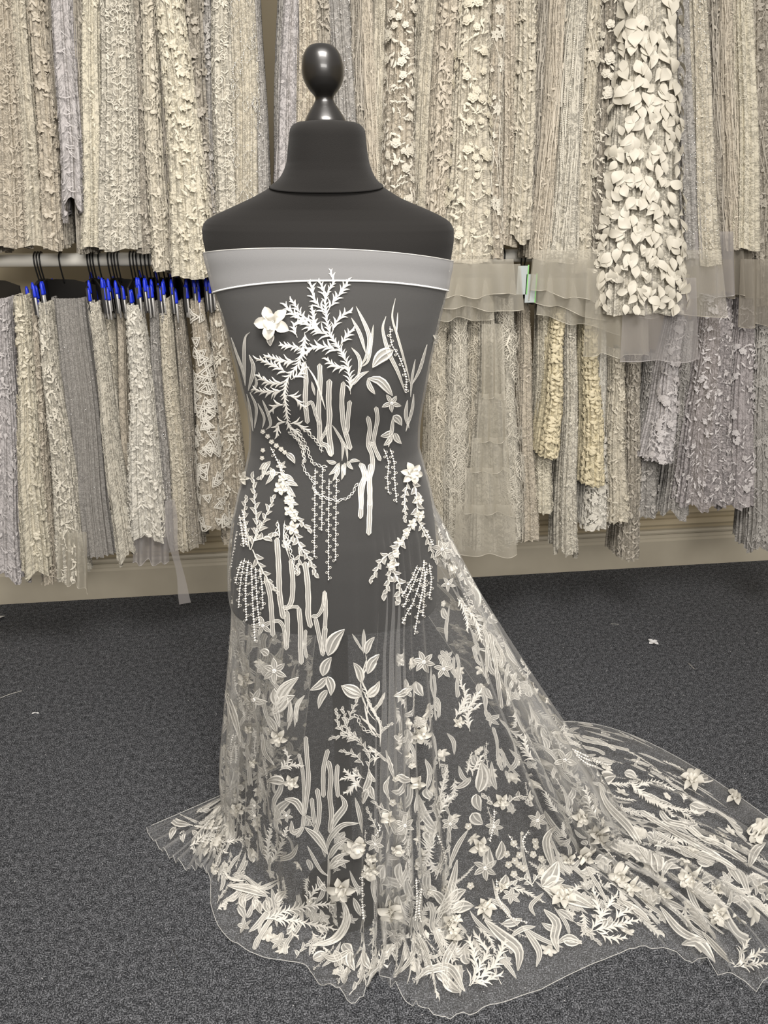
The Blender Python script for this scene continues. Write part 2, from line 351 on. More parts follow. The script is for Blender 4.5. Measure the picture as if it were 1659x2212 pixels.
class Mo:
    """flat motif buffer: x, y, height + faces + material slots (0 thread 1 organza 2 petal 3 bead)"""
    def __init__(s): s.v = []; s.f = []; s.m = []
    def done(s):
        s.V = np.array(s.v, float).reshape(-1, 3); s.M = np.array(s.m, int); return s
    def rows(s, R, mats):
        """R list of rows of points"""
        n = len(R[0]); o = len(s.v)
        for r in R: s.v += [tuple(p) for p in r]
        for i in range(len(R) - 1):
            for j in range(n - 1):
                a = o + i * n + j; s.f.append((a, a + 1, a + n + 1, a + n)); s.m.append(mats[j])
    def ribbon(s, pts, w, kind='round', h=.10, style='org', n=None, wob=0.0):
        pts = np.asarray(pts, float); L = np.linalg.norm(np.diff(pts, axis=0), axis=1).sum()
        n = n or int(min(40, max(5, L / max(w, 1e-9) * 2.2))); P = spline(pts, n)
        T = np.gradient(P, axis=0); T /= np.linalg.norm(T, axis=1)[:, None] + 1e-12; Nn = np.c_[-T[:, 1], T[:, 0]]
        t = np.linspace(0, 1, n)
        if kind == 'round': e = min(.45, .5 * w / L); ww = np.sqrt(np.clip(1 - np.clip(1 - np.minimum(t, 1 - t) / e, 0, 1)**2, .02, 1))
        elif kind == 'taper': ww = np.sin(math.pi * np.clip(t, .01, .99))**.7
        elif kind == 'leaf': ww = np.clip(np.sin(math.pi * t**.75), 0, 1)**.85 + .03
        elif kind == 'tip': ww = np.clip(1 - t, .03, 1)**.6
        else: ww = np.ones(n)
        if wob: ww = ww * (1 + wob * np.sin(t * L / w * 2.1 + pts[0, 0]))
        hw = w * .5 * ww
        if style == 'org': cols = [(-1, 0, 0), (-.84, 1, 0), (-.66, .15, 1), (-.10, .15, 0), (0, .8, 0), (.10, .15, 1), (.66, .15, 0), (.84, 1, 0), (1, 0, 0)]
        elif style == 'edge': cols = [(-1, 0, 0), (-.8, 1, 0), (-.6, .15, 1), (.6, .15, 0), (.8, 1, 0), (1, 0, 0)]
        elif style == 'petal': cols = [(-1, 0, 2), (-.5, .5, 2), (0, .2, 2), (.5, .5, 2), (1, 0, 2)]
        else: cols = [(-1, 0, 0), (0, 1, 0), (1, 0, 0)]
        hh = h * w
        R = [[(P[i, 0] + Nn[i, 0] * hw[i] * c[0], P[i, 1] + Nn[i, 1] * hw[i] * c[0], hh * c[1]) for c in cols] for i in range(n)]
        s.rows(R, [c[2] for c in cols])
        return s
    def leaf(s, a, b, w, bend=.12, style='org', h=.07, n=9):
        a = np.asarray(a, float); b = np.asarray(b, float); d = b - a; m = (a + b) / 2 + np.array([-d[1], d[0]]) * bend
        return s.ribbon([a, m, b], w, 'leaf', h, style, n)
    def fern(s, pts, ll, lw=None, step=None, ang=.55, style='th', stem=True, sw=None):
        pts = np.asarray(pts, float); L = np.linalg.norm(np.diff(pts, axis=0), axis=1).sum(); lw = lw or ll * .22; step = step or ll * .30
        sw = sw or lw * .38
        if stem: s.ribbon(pts, sw, 'tip', .3, 'th', max(5, int(L / step)))
        n = max(3, int(L / step)); P = spline(pts, n + 1); T = np.gradient(P, axis=0); T /= np.linalg.norm(T, axis=1)[:, None] + 1e-12
        for i in range(1, n + 1):
            for sd in ((-1, 1) if style == 'both' else ((-1)**i,)):
                t = i / n; a = sd * (ang * (1.15 - .35 * t)) * random.uniform(.8, 1.2)
                if i == n: a *= .15
                c, q = math.cos(a), math.sin(a); d = np.array([T[i, 0] * c - T[i, 1] * q, T[i, 0] * q + T[i, 1] * c])
                l = ll * (1 - .35 * t) * random.uniform(.75, 1.1)
                s.leaf(P[i], P[i] + d * l, lw * random.uniform(.85, 1.15), -sd * .16, 'th' if style != 'org' else 'edge', .3 if style != 'org' else .07, 6 if style != 'org' else 8)
        return s
    def flower(s, c, r, n=5, style='org', lift=0.0, rot=0.0, wide=.62, mid=True, m=7):
        c = np.asarray(c, float)
        for k in range(n):
            a = rot + 2 * math.pi * k / n + random.uniform(-.08, .08); d = np.array([math.cos(a), math.sin(a)]); rr = r * random.uniform(.9, 1.08)
            if lift:   # raised petal: rises from the centre and cups
                q = np.array([-d[1], d[0]]); R = []
                for i in range(m):
                    t = i / (m - 1); ww = rr * wide * .46 * max(.02, math.sin(math.pi * min(.995, .08 + .92 * t**1.25)))**.8; p = c + d * rr * t
                    R.append([(p[0] + q[0] * ww * x, p[1] + q[1] * ww * x, r * lift * (math.sin(t * 2.4) + .55 * abs(x)**1.5 * math.sin(t * 3) + .25 * (k % 2))) for x in (-1, -.55, 0, .55, 1)])
                s.rows(R, [2] * 4)
            else:
                s.ribbon([c + d * r * .08, c + d * rr * .55 + np.array([-d[1], d[0]]) * r * .04, c + d * rr], r * wide, 'leaf', .07, style, 8)
        if mid:
            for k in range(5): a = k * 1.257; s.bead(c + np.array([math.cos(a), math.sin(a)]) * r * .10, r * .075, r * lift * .5)
        return s
    def blossom(s, c, r, n=5, z=0.0):
        c = np.asarray(c, float)
        for k in range(n):
            a = 2 * math.pi * k / n + .3; p = c + np.array([math.cos(a), math.sin(a)]) * r * .55; o = len(s.v)
            s.v.append((p[0], p[1], z + r * .12))
            for j in range(7):
                b = 2 * math.pi * j / 7; s.v.append((p[0] + r * .42 * math.cos(b), p[1] + r * .42 * math.sin(b), z + r * .3 if False else z + r * .22))
            for j in range(7): s.f.append((o, o + 1 + j, o + 1 + (j + 1) % 7)); s.m.append(2)
        return s.bead(c, r * .2, z + r * .1)
    def bead(s, c, r, z=0.0):
        o = len(s.v); n = 7
        for rr, h in ((1, 0), (.94, .55), (.6, 1.15)):
            for j in range(n): a = 2 * math.pi * j / n; s.v.append((c[0] + r * rr * math.cos(a), c[1] + r * rr * math.sin(a), z + r * h))
        s.v.append((c[0], c[1], z + r * 1.4))
        for k in range(2):
            for j in range(n): s.f.append((o + k * n + j, o + k * n + (j + 1) % n, o + (k + 1) * n + (j + 1) % n, o + (k + 1) * n + j)); s.m.append(3)
        for j in range(n): s.f.append((o + 2 * n + j, o + 2 * n + (j + 1) % n, o + 3 * n)); s.m.append(3)
        return s
    def dot(s, c, r):
        o = len(s.v); s.v += [(c[0] + r * math.cos(a), c[1] + r * math.sin(a), 0) for a in (0, 1.257, 2.513, 3.77, 5.027)] + [(c[0], c[1], r * 1.1)]
        for j in range(5): s.f.append((o + j, o + (j + 1) % 5, o + 5)); s.m.append(3)
        return s
    def loop(s, c, r, w):
        n = 10; R = []
        for j in range(n + 1):
            a = 2 * math.pi * j / n; d = (math.cos(a), math.sin(a)); R.append([(c[0] + d[0] * (r + k * w), c[1] + d[1] * (r + k * w), w * h) for k, h in ((-.5, 0), (0, .6), (.5, 0))])
        s.rows(R, [0, 0]); return s
    def beads(s, pts, step, r, loops=True):
        pts = np.asarray(pts, float); L = np.linalg.norm(np.diff(pts, axis=0), axis=1).sum(); n = max(3, int(L / step)); P = spline(pts, n + 1)
        s.ribbon(pts, r * .62, 'none', .3, 'th', n + 1)
        for i in range(1, n + 1):
            s.bead(P[i], r * random.uniform(.85, 1.15))
            if loops and i % 2: s.loop(P[i] + np.array([(-1)**(i // 2) * r * 2.1, r * 1.2]), r * 1.15, r * .5)
        return s
    def cord(s, pts, w, amp, wl):
        P = spline(pts, 60); L = np.linalg.norm(np.diff(P, axis=0), axis=1).sum(); T = np.gradient(P, axis=0); T /= np.linalg.norm(T, axis=1)[:, None] + 1e-12
        q = np.c_[-T[:, 1], T[:, 0]]; t = np.linspace(0, L, 60)
        for ph in (0, 2.4): s.ribbon(P + q * (amp * np.sin(t / wl * 6.28 + ph))[:, None], w, 'none', .4, 'th', 60)
        return s

NT, NS = 480, 260
th_k = [(0, -176), (.08, -150), (.16, -122), (.24, -95), (.32, -62), (.40, -35), (.5, -6), (.58, 20), (.66, 42), (.74, 62), (.80, 76), (.86, 92), (.90, 108), (.95, 140), (1, 174)]
tt = np.linspace(0, 1, NT); theta = np.radians(interp(tt, [k[0] for k in th_k], [k[1] for k in th_k]))
# ground contact, middle and hem of the length, walked round the form (photograph points laid on the floor)
SK = [(0.00, (655, 1640), (540, 1700), (318, 1795)), (.06, (600, 1660), (480, 1735), (322, 1808)), (.12, (545, 1690), (450, 1790), (360, 1855)), (.17, (508, 1725), (445, 1830), (414, 1894)),
      (.22, (492, 1765), (460, 1850), (436, 1884)), (.27, (497, 1800), (468, 1880), (455, 1905)), (.33, (520, 1835), (475, 1930), (458, 1968)), (.39, (575, 1900), (520, 1990), (492, 2032)),
      (.45, (645, 1985), (600, 2042), (575, 2074)), (.50, (705, 2030), (680, 2072), (660, 2092)), (.54, (760, 2045), (728, 2105), (702, 2150)), (.57, (795, 2048), (780, 2110), (765, 2176)),
      (.60, (830, 2045), (825, 2095), (815, 2130)), (.635, (875, 2040), (900, 2100), (880, 2172)), (.68, (935, 2020), (980, 2120), (985, 2208)), (.72, (1005, 1985), (1080, 2080), (1110, 2170)),
      (.76, (1080, 1925), (1180, 2040), (1235, 2112)), (.795, (1150, 1900), (1260, 2000), (1330, 2072)), (.82, (1200, 1885), (1330, 2000), (1395, 2058)), (.85, (1255, 1860), (1420, 1990), (1500, 2090)),
      (.88, (1310, 1840), (1520, 1985), (1640, 2150)), (.91, (1345, 1810), (1620, 1930), (1800, 2130)), (.94, (1310, 1730), (1600, 1830), (1850, 2060)), (.97, (1215, 1640), (1480, 1715), (1800, 1950)),
      (1.0, (1110, 1600), (1350, 1590), (1760, 1850))]
kt = [k[0] for k in SK]
Gk = interp(tt, kt, np.array([on_floor(*k[1]) for k in SK])); Mk = interp(tt, kt, np.array([on_floor(*k[2]) for k in SK])); Ek = interp(tt, kt, np.array([on_floor(*k[3]) for k in SK]))
ZTOPc = z_at(541, AXD - .10); ZHIP = .93
def top_z(th):   # upper edge of the wrap: a little higher at the front left, lower at the right side
    return wrap_z(th, 541, 550, 567)
def wrap_z(th, yf, yl, yr):
    zf = z_at(yf, AXD - .112); zl_, zr_ = z_at(yl), z_at(yr); zs_ = (zl_ + zr_) / 2; h = (zf + zs_) / 2
    return (h + zs_) / 2 + (zf - zs_) / 2 * np.cos(th) + (h - zs_) / 2 * np.cos(2 * th) + (zr_ - zl_) / 2 * np.sin(th)
NB = 104
A = np.zeros((NT, NS, 3))
sb = np.linspace(0, 1, NB)
zt_ = top_z(theta)
for j in range(NB):
    z = zt_ + (ZHIP - zt_) * sb[j]; A[:, j] = body_pt(theta, z, .0035)
ns2 = NS - NB; s2 = np.arange(1, ns2 + 1) / ns2
hip = A[:, NB - 1]; hipd = A[:, NB - 1] - A[:, NB - 2]
def bez(a, b, c, d, t): return a * (1 - t)**3 + 3 * b * t * (1 - t)**2 + 3 * c * t * t * (1 - t) + d * t**3
FALL = .62
for k, s in enumerate(s2):
    j = NB + k
    if s <= FALL:
        t = s / FALL
        h = hip.copy(); g = Gk.copy(); g[:, 2] = .012
        c1 = h + (g - h) * .3; c1[:, 2] = h[:, 2] - .33; c1[:, :2] = h[:, :2] + (g[:, :2] - h[:, :2]) * .30
        c2 = h + (g - h) * .72
        A[:, j] = bez(h, c1, c2, g, t)
    else:
        t = (s - FALL) / (1 - FALL); g = Gk.copy(); g[:, 2] = .012; e = Ek.copy(); e[:, 2] = .004; m = Mk.copy(); m[:, 2] = .010
        cc = 2 * m - .5 * g - .5 * e
        A[:, j] = g * (1 - t)**2 + 2 * cc * t * (1 - t) + e * t * t
# soften the crease at the floor
for it in range(14):
    B = A.copy(); j0 = NB + 6; A[:, j0:-1] = B[:, j0:-1] * .5 + .25 * (B[:, j0 - 1:-2] + B[:, j0 + 1:])
def keep_out(A, z0=.775, eps=.0045):
    rel = A - AXIS; lx = rel @ RT; q = -(rel @ FH); z = A[..., 2]; zc = np.maximum(z, z0)
    c = np.interp(zc, zs, (xl + xr) / 2); a = np.interp(zc, zs, (xr - xl) / 2) + eps; b = np.interp(zc, zs, dp) + eps
    shrink = np.clip(1 - (z0 - z) / .35, 0, 1); p = 2 / .86
    r = (abs((lx - c) / a)**p + abs(q / b)**p)**(1 / p) + 1e-9; need = np.where(z < z0, .80 + .2 * shrink, 1.0); k = np.where(z > .25, np.maximum(need / r, 1), 1)
    nx = c + (lx - c) * k; nq = q * k
    return AXIS + nx[..., None] * RT - nq[..., None] * FH + z[..., None] * ZZ
A[:, NB:] = keep_out(A[:, NB:])
for it in range(10):
    B = A.copy(); A[:, NB:-60] = B[:, NB:-60] * .5 + .25 * (B[:, NB - 1:-61] + B[:, NB + 1:-59])
A[:, NB:] = keep_out(A[:, NB:])
base_sheet = A.copy()
du = np.gradient(A, axis=0); dv = np.gradient(A, axis=1); NN = np.cross(dv, du); NN /= np.linalg.norm(NN, axis=2)[..., None] + 1e-12
ctr_ = (AXIS + ZZ * .5)
sgn = np.sign(((A[NT // 2, 60] - ctr_) * NN[NT // 2, 60]).sum()); NN *= sgn
def bump_t(t, c, w): return np.exp(-((t - c) / w)**2)
amp = .003 + .016 * bump_t(tt, .15, .06) + .012 * bump_t(tt, .25, .04) + .020 * bump_t(tt, .62, .035) + .008 * bump_t(tt, .54, .03) + .016 * bump_t(tt, .70, .03) + .030 * bump_t(tt, .885, .05) + .012 * bump_t(tt, .97, .04)
ph = np.cumsum(1 + .6 * np.sin(tt * 23) + 2.2 * bump_t(tt, .62, .04) + 2.0 * bump_t(tt, .88, .06) + 1.4 * bump_t(tt, .2, .08)) / NT
fold = np.sin(ph * 2 * math.pi * 20) + .45 * np.sin(ph * 2 * math.pi * 41 + 1) + .35 * np.sin(ph * 2 * math.pi * 9 + 2)
sall = np.arange(NS); grow = np.clip((sall - NB * .92) / (NS * .30), 0, 1)**1.1
fl = np.clip((sall - NB - ns2 * .52) / (ns2 * .2), 0, 1)
disp = amp[:, None] * fold[:, None] * grow[None, :]
drift = np.sin(sall[None, :] * .03 + tt[:, None] * 30) * .0025 * grow[None, :]
disp = disp + drift
lift = (abs(disp) * 1.1 + .0022 + .006 * np.clip(np.sin(tt * 70)[:, None] * np.sin(sall[None, :] * .09 + tt[:, None] * 40), 0, 1))
A = A + NN * (disp * (1 - fl[None, :]))[..., None]
A[..., 2] = A[..., 2] * 1.0 + (lift * fl[None, :])
# floor folds also sway sideways so pleats overlap
tang = du / (np.linalg.norm(du, axis=2)[..., None] + 1e-12)
A = A + tang * (amp[:, None] * np.cos(ph * 2 * math.pi * 20)[:, None] * .9 * grow[None, :] * (1 - .75 * fl[None, :]))[..., None]
# raised curls at the hem
hemc = np.clip((sall - NS * .93) / (NS * .07), 0, 1)[None, :] ** 2
curl = (.026 * bump_t(tt, .195, .012) + .034 * bump_t(tt, .595, .010) + .028 * bump_t(tt, .552, .008) + .012 * bump_t(tt, .81, .012) + .010 * bump_t(tt, .545, .01))[:, None]
A[..., 2] += hemc * curl
A[..., 2] = np.maximum(A[..., 2], .003)
A[:, NB:] = keep_out(A[:, NB:], eps=.0035)
gown = empty('embroidered_tulle', (float(AXIS[0]), float(AXIS[1]), 0))
tag(gown, 'sheer ivory tulle with corded floral embroidery wrapped round the dress form, trailing over carpet', 'fabric')
SH = Sheet(A)
# make sure sheet normals point outward
mid = A[NT // 2, 60]; SGN = 1 if ((mid - ctr_) * SH.N[NT // 2, 60]).sum() > 0 else -1
uvg = np.stack(np.meshgrid(np.arange(NT) * .004, np.arange(NS) * .006, indexing='ij'), -1).reshape(-1, 2)
GF = grid_faces(NT, NS)
net = mesh_obj('tulle_net', A.reshape(-1, 3), GF, M['tulle'], gown)
bvh = BVHTree.FromPolygons([Vector(p) for p in A.reshape(-1, 3)], [tuple(int(i) for i in q) for q in GF])
# folded double band at the top with its stitched hem
nb = 200; thb = np.linspace(-math.pi, math.pi, nb)
zt2 = wrap_z(thb, 541, 550, 567); zb2 = wrap_z(thb, 606, 633, 628)
Bd = np.stack([body_pt(thb, zt2 + (zb2 - zt2) * k / 9 + (.002 if k == 0 else 0), .0045 + (.0012 * math.sin(k)) * .3) for k in range(10)], 1)
mesh_obj('folded_band', Bd.reshape(-1, 3), grid_faces(nb, 10), M['tulle_band'], gown)
def edge_tube(name, P, r, m, parent):
    v_, f_ = tube_vf(P, r, 6); return mesh_obj(name, v_, f_, m, parent)
edge_tube('band_hem', Bd[:, -1] + 0, .0013, M['hem'], gown)
edge_tube('band_hem', Bd[:, 0] + 0, .0006, M['fine_hem'], gown)
edge_tube('hem_edge', A[::2, -1], .0007, M['fine_hem'], gown)
edge_tube('hem_edge', A[0, ::3], .0008, M['fine_hem'], gown)
edge_tube('hem_edge', A[-1, ::3], .0008, M['fine_hem'], gown)

MM = [M['thread'], M['organza'], M['petal'], M['bead']]
PARTCOUNT = {}
STUFF = []
def emit(name, P, faces, mi, parent, label=None):
    """one motif becomes a part; past 250 of a kind it joins the shared remainder"""
    c = PARTCOUNT.get(name, 0); PARTCOUNT[name] = c + 1
    if c < 250:
        used = sorted(set(mi)); mp = {u: i for i, u in enumerate(used)}
        o = mesh_obj(name, P, faces, [MM[u] for u in used], parent, [mp[x] for x in mi], origin=P.mean(0))
        if label: o['label'] = label
        return o
    STUFF.append((P, faces, mi))
SKIPPED = 0
def lay(name, mo, tr, label=None):
    """project a traced motif (photograph px) onto the cloth along the view"""
    global SKIPPED
    ox, oy, sc = tr; mo.done(); P = []; ok = []
    c2 = mo.V[:, :2].mean(0)
    for x, y, h in mo.V:
        d = ray(ox + x / sc, oy + y / sc); ln = np.linalg.norm(d); d = d / ln
        loc, nrm, idx, dist = bvh.ray_cast(Vector(CAM), Vector(d))
        if loc is None: P.append((0, 0, 0)); ok.append(False); continue
        nn = np.array(nrm);
        if nn @ d > 0: nn = -nn
        k = dist / F / sc      # metres per motif unit
        P.append(tuple(np.array(loc) + nn * (.0012 + h * k) - d * .0006)); ok.append(True)
    P = np.array(P); ok = np.array(ok)
    if not ok.any(): SKIPPED += 1; return
    fs = []; mi = []
    unit = 1.25 / F / sc
    for fc, m in zip(mo.f, mo.M):
        if not all(ok[i] for i in fc): continue
        q = P[list(fc)]; a = mo.V[list(fc), :2]
        e3 = max(np.linalg.norm(q[i] - q[i - 1]) for i in range(len(fc))); e2 = max(np.linalg.norm(a[i] - a[i - 1]) for i in range(len(fc))) * unit
        if e3 > e2 * 5 + .006: continue
        fs.append(fc); mi.append(int(m))
    if not fs: SKIPPED += 1; return
    used = sorted({i for q in fs for i in q}); mp = {u: i for i, u in enumerate(used)}
    return emit(name, P[used], [tuple(mp[i] for i in q) for q in fs], mi, gown, label)

#TRACE_BEGIN
Z2 = (440, 560, 2.9625); Z3 = (440, 1000, 2.6758); Z4 = (460, 1450, 2.765); Z5 = (900, 1250, 2.1858); Z6 = (300, 1650, 2.37); Z7 = (900, 1600, 2.1858)
STRIPS = {  # coral-like finger strips: width, points
 Z2: [(30, 640,655, 655,760, 650,900, 665,1050), (22, 650,940, 690,915, 720,1000, 742,1060), (31, 742,665, 745,800, 735,950, 742,1080, 748,1170, 790,1195, 816,1262),
      (35, 805,765, 800,900, 806,1000, 800,1090, 810,1180, 818,1262), (20, 745,1160, 775,1110, 800,1050), (31, 895,780, 885,900, 890,1010, 900,1080, 918,1140, 940,1220),
      (27, 937,900, 925,1000, 920,1080, 905,1125), (28, 1048,1000, 1062,1080, 1052,1180, 1075,1250, 1080,1330, 1062,1410, 1062,1580), (26, 1100,940, 1110,1020, 1090,1130, 1088,1190, 1130,1290),
      (24, 1052,1160, 1075,1185, 1095,1165), (28, 1000,1300, 1028,1390, 1012,1480, 1008,1600), (22, 1020,1390, 1045,1410, 1065,1380)],
 Z3: [(28, 915,0, 930,70, 905,150, 910,230, 905,322), (30, 965,0, 958,90, 960,200, 958,300, 953,418), (31, 424,430, 435,600, 440,750, 455,860, 466,900), (28, 505,552, 516,680, 510,790, 485,835, 455,830),
      (28, 360,665, 385,760, 395,880, 402,1002), (22, 398,915, 440,915, 465,960, 477,1060), (30, 482,850, 484,960, 477,1080), (18, 470,845, 510,830, 555,832), (28, 550,830, 560,950, 560,1050, 565,1163),
      (19, 590,960, 585,1050, 595,1128), (12, 568,1045, 592,1045), (32, 585,568, 600,680, 605,800, 605,880, 620,952), (22, 622,885, 662,878, 690,825, 700,735), (24, 700,738, 706,850, 700,965),
      (26, 645,890, 668,1000, 692,1115), (30, 703,940, 690,1100)],
 Z4: [(27, 555,385, 562,500, 572,650, 556,790, 545,860), (21, 512,488, 535,580, 545,700, 545,850), (27, 690,462, 665,560, 660,650, 662,752), (29, 690,530, 706,620, 700,740, 710,850, 700,965),
      (26, 745,552, 740,650, 748,752), (28, 622,695, 637,800, 630,900, 610,965), (24, 590,752, 600,850, 607,910), (24, 545,850, 535,930, 500,990)],
 Z5: [(20, 345,260, 372,400, 402,615), (17, 320,240, 333,300, 328,470), (14, 430,400, 420,480, 432,560), (16, 470,440, 440,520, 430,600), (14, 400,330, 395,420), (15, 372,300, 410,380, 398,420),
      (13, 640,725, 720,735, 790,765, 890,785, 1005,812), (15, 690,740, 770,790, 850,810, 890,832), (13, 780,745, 870,770, 940,812), (12, 660,720, 690,770, 780,780),
      (25, 1055,1098, 1180,1175, 1290,1240, 1400,1300, 1500,1365), (27, 1148,1098, 1190,1145, 1280,1170, 1350,1225, 1440,1260, 1560,1338), (17, 1130,1195, 1230,1255, 1300,1300, 1400,1352),
      (20, 1255,1145, 1330,1215, 1400,1235), (20, 1330,1290, 1420,1320, 1510,1372)],
}
GRASS = {  # long tapering leaves
 Z2: [(22, 270,810, 262,600, 270,500, 300,465), (27, 290,840, 322,700, 295,610), (28, 975,302, 1045,450, 1060,530, 1040,620, 1000,690), (24, 945,375, 1000,480, 1035,600), (22, 1085,420, 1068,550, 1050,650, 1005,690),
      (24, 945,565, 990,620, 1000,680, 985,760), (26, 1165,365, 1145,450, 1180,590, 1240,720, 1285,850), (15, 1225,250, 1205,370, 1240,500, 1290,680, 1320,800), (9, 1240,340, 1230,500), (34, 1050,760, 1060,810, 1095,862),
      (58, 1050,762, 1130,780, 1205,872), (20, 885,1290, 890,1180, 850,1100, 822,1058), (15, 922,1290, 910,1200, 870,1130), (18, 330,740, 340,800, 300,860), (20, 380,900, 420,1000, 430,1060, 400,1090), (16, 350,920, 390,1010, 380,1080),
      (26, 1210,1000, 1200,1100, 1180,1200), (18, 690,780, 712,870), (14, 660,680, 720,780, 780,960), (16, 1350,640, 1330,760, 1320,880), (20, 1425,545, 1380,700, 1330,800), (16, 180,500, 220,620, 260,740), (18, 200,560, 250,700, 270,800),
      (18, 300,850, 340,950, 330,1080), (16, 280,860, 300,960, 320,1100), (24, 1300,900, 1290,1000, 1310,1080), (20, 1340,860, 1330,960, 1290,1100)],
 Z3: [(24, 925,1105, 925,1030, 925,958), (15, 925,1092, 890,1040, 858,985), (9, 935,1100, 940,1180, 905,1280, 945,1420, 1000,1498), (9, 945,1110, 918,1250, 950,1350, 940,1498), (20, 975,1420, 1020,1390, 1045,1325), (24, 500,1360, 500,1430, 485,1498),
      (26, 585,1340, 540,1400, 540,1498), (16, 100,1290, 140,1370, 150,1498), (8, 430,330, 440,420, 425,440), (8, 470,330, 465,440, 500,560), (24, 145,960, 150,1040, 160,1140)],
 Z4: [(44, 762,735, 790,800, 735,880, 700,962), (42, 550,930, 620,990, 690,1090), (34, 868,905, 770,920, 700,1000, 680,1080), (26, 848,750, 870,840, 890,965), (22, 565,1040, 640,1180, 690,1220), (18, 690,1090, 695,1200, 685,1370),
      (44, 430,760, 500,780, 540,860), (34, 470,890, 480,960, 540,930), (24, 545,140, 500,220, 490,330), (18, 465,180, 470,260, 445,350), (40, 400,330, 375,220, 390,160), (14, 870,260, 950,330, 985,380), (16, 930,440, 1000,500, 1060,560), (18, 1025,130, 990,200, 960,250),
      (14, 900,120, 960,240, 1000,320, 1000,450), (13, 905,200, 930,310, 970,390), (28, 1030,470, 1060,560, 1085,640), (26, 1060,620, 1030,690, 1060,780), (40, 70,95, 120,240, 170,420), (26, 300,370, 310,480, 370,560),
      (30, 90,1280, 220,1290, 340,1330), (22, 60,1195, 110,1240, 190,1230, 260,1300), (18, 190,1250, 260,1300, 400,1240), (40, 770,1350, 800,1450, 740,1590, 590,1640), (34, 840,1350, 880,1460), (50, 1420,1240, 1440,1330, 1330,1440), (34, 370,1130, 470,1100, 510,1030)],
 Z6: [(46, 455,625, 560,640, 660,680), (16, 540,570, 640,640, 725,600), (14, 435,548, 470,590, 540,600), (40, 150,250, 190,300, 262,312), (16, 210,260, 330,300, 440,200), (14, 250,310, 380,330, 460,300), (46, 1040,690, 1066,800, 1000,900, 890,932),
      (34, 930,970, 1000,1000, 1090,950), (26, 1410,850, 1400,980, 1320,1085), (30, 1420,1108, 1480,1050, 1600,1040), (24, 1420,850, 1470,960, 1500,1040), (20, 1500,800, 1530,900, 1590,1000), (18, 1570,960, 1500,990, 1440,940)],
 Z7: [(56, 320,850, 400,920, 480,990, 478,1090), (32, 500,880, 560,960, 580,1010, 565,1070), (48, 600,800, 660,860, 650,930, 670,1000), (34, 780,962, 720,930, 660,960), (44, 0,1122, 60,1085, 160,1075, 225,1185), (18, 545,690, 505,560, 490,430), (60, 600,700, 720,740, 840,790), (16, 355,650, 390,760, 480,880),
      (22, 560,830, 540,780, 600,720), (26, 440,930, 500,890, 560,880), (36, 640,600, 610,470, 660,400), (24, 150,600, 190,500, 240,420), (40, 90,860, 160,700, 190,560), (20, 800,590, 860,690, 900,760), (60, 1250,965, 1330,950, 1410,1050), (40, 1150,780, 1250,900, 1390,960),
      (30, 1350,900, 1420,980, 1500,1060), (36, 1160,640, 1190,580, 1250,560), (46, 1570,600, 1600,520, 1650,480), (30, 940,740, 1040,800, 1110,860), (40, 860,200, 900,300, 1010,420, 1090,560)],
}
LEAVES = {
 Z2: [(78, 1210,580, 1078,692), (30, 950,806, 1056,714), (50, 440,470, 430,556), (38, 530,1240, 586,1305), (50, 1210,1000, 1262,1062), (40, 1205,1100, 1130,1130), (40, 1220,1110, 1262,1180), (36, 1200,1130, 1150,1190), (30, 870,1300, 800,1380), (28, 862,1310, 825,1420), (26, 885,1310, 882,1412),
      (26, 905,1300, 907,1382), (26, 920,1290, 957,1345), (22, 930,1295, 1000,1290), (26, 850,1300, 785,1285), (32, 400,1300, 360,1345), (34, 430,1290, 380,1400), (30, 450,1340, 400,1440), (34, 440,1340, 440,1400), (34, 500,1390, 580,1415), (34, 520,1430, 605,1450), (32, 540,1450, 590,1520)],
 Z3: [(76, 720,1110, 815,958), (58, 690,1228, 740,1120), (46, 712,1238, 615,1310), (52, 715,1232, 737,1342), (40, 716,1310, 665,1418), (50, 912,1272, 865,1152), (54, 948,1216, 1018,1104), (52, 906,1347, 795,1284), (48, 945,1352, 1018,1258), (42, 938,1102, 986,1004),
      (66, 420,1400, 550,1235), (50, 430,1400, 410,1300), (44, 375,1110, 330,1080), (40, 1190,1300, 1100,1345), (60, 480,1340, 395,1450)],
 Z4: [(64, 380,230, 505,40), (62, 380,240, 490,140), (40, 900,720, 935,580), (44, 930,700, 900,790), (40, 940,680, 965,765), (30, 930,600, 975,660), (56, 430,660, 325,655), (50, 880,140, 768,85), (50, 920,145, 996,60), (40, 700,1180, 800,1080), (34, 695,1120, 800,1000), (36, 695,1180, 820,1130),
      (34, 680,1310, 625,1220), (44, 200,150, 330,180), (50, 1100,620, 1190,650), (50, 1340,1440, 1430,1350), (44, 1420,1440, 1500,1350), (40, 190,1330, 170,1400), (42, 250,1350, 240,1430), (40, 320,1350, 340,1420)],
 Z6: [(40, 530,680, 545,742), (42, 590,700, 622,768), (40, 650,700, 672,768), (42, 700,712, 758,650), (30, 190,325, 160,388), (30, 230,340, 225,402), (28, 272,340, 302,388), (42, 1000,960, 1030,1035), (44, 1080,960, 1100,1060), (40, 1150,960, 1190,1060), (46, 1560,720, 1650,700), (40, 1640,880, 1560,1140)],
 Z7: [(80, 590,690, 662,568), (64, 605,690, 700,660), (52, 350,600, 340,500), (46, 380,560, 400,470), (46, 400,690, 420,630), (50, 160,760, 230,700), (60, 170,800, 270,780), (40, 130,780, 60,700), (60, 260,340, 310,390), (50, 280,250, 300,330), (60, 290,240, 300,100), (50, 130,1120, 210,1190), (40, 90,1090, 150,1170),
      (40, 690,940, 780,950), (60, 1290,300, 1380,320), (44, 1430,160, 1280,170), (40, 980,150, 1040,180), (66, 1140,620, 1110,520), (70, 870,190, 940,170)],
}
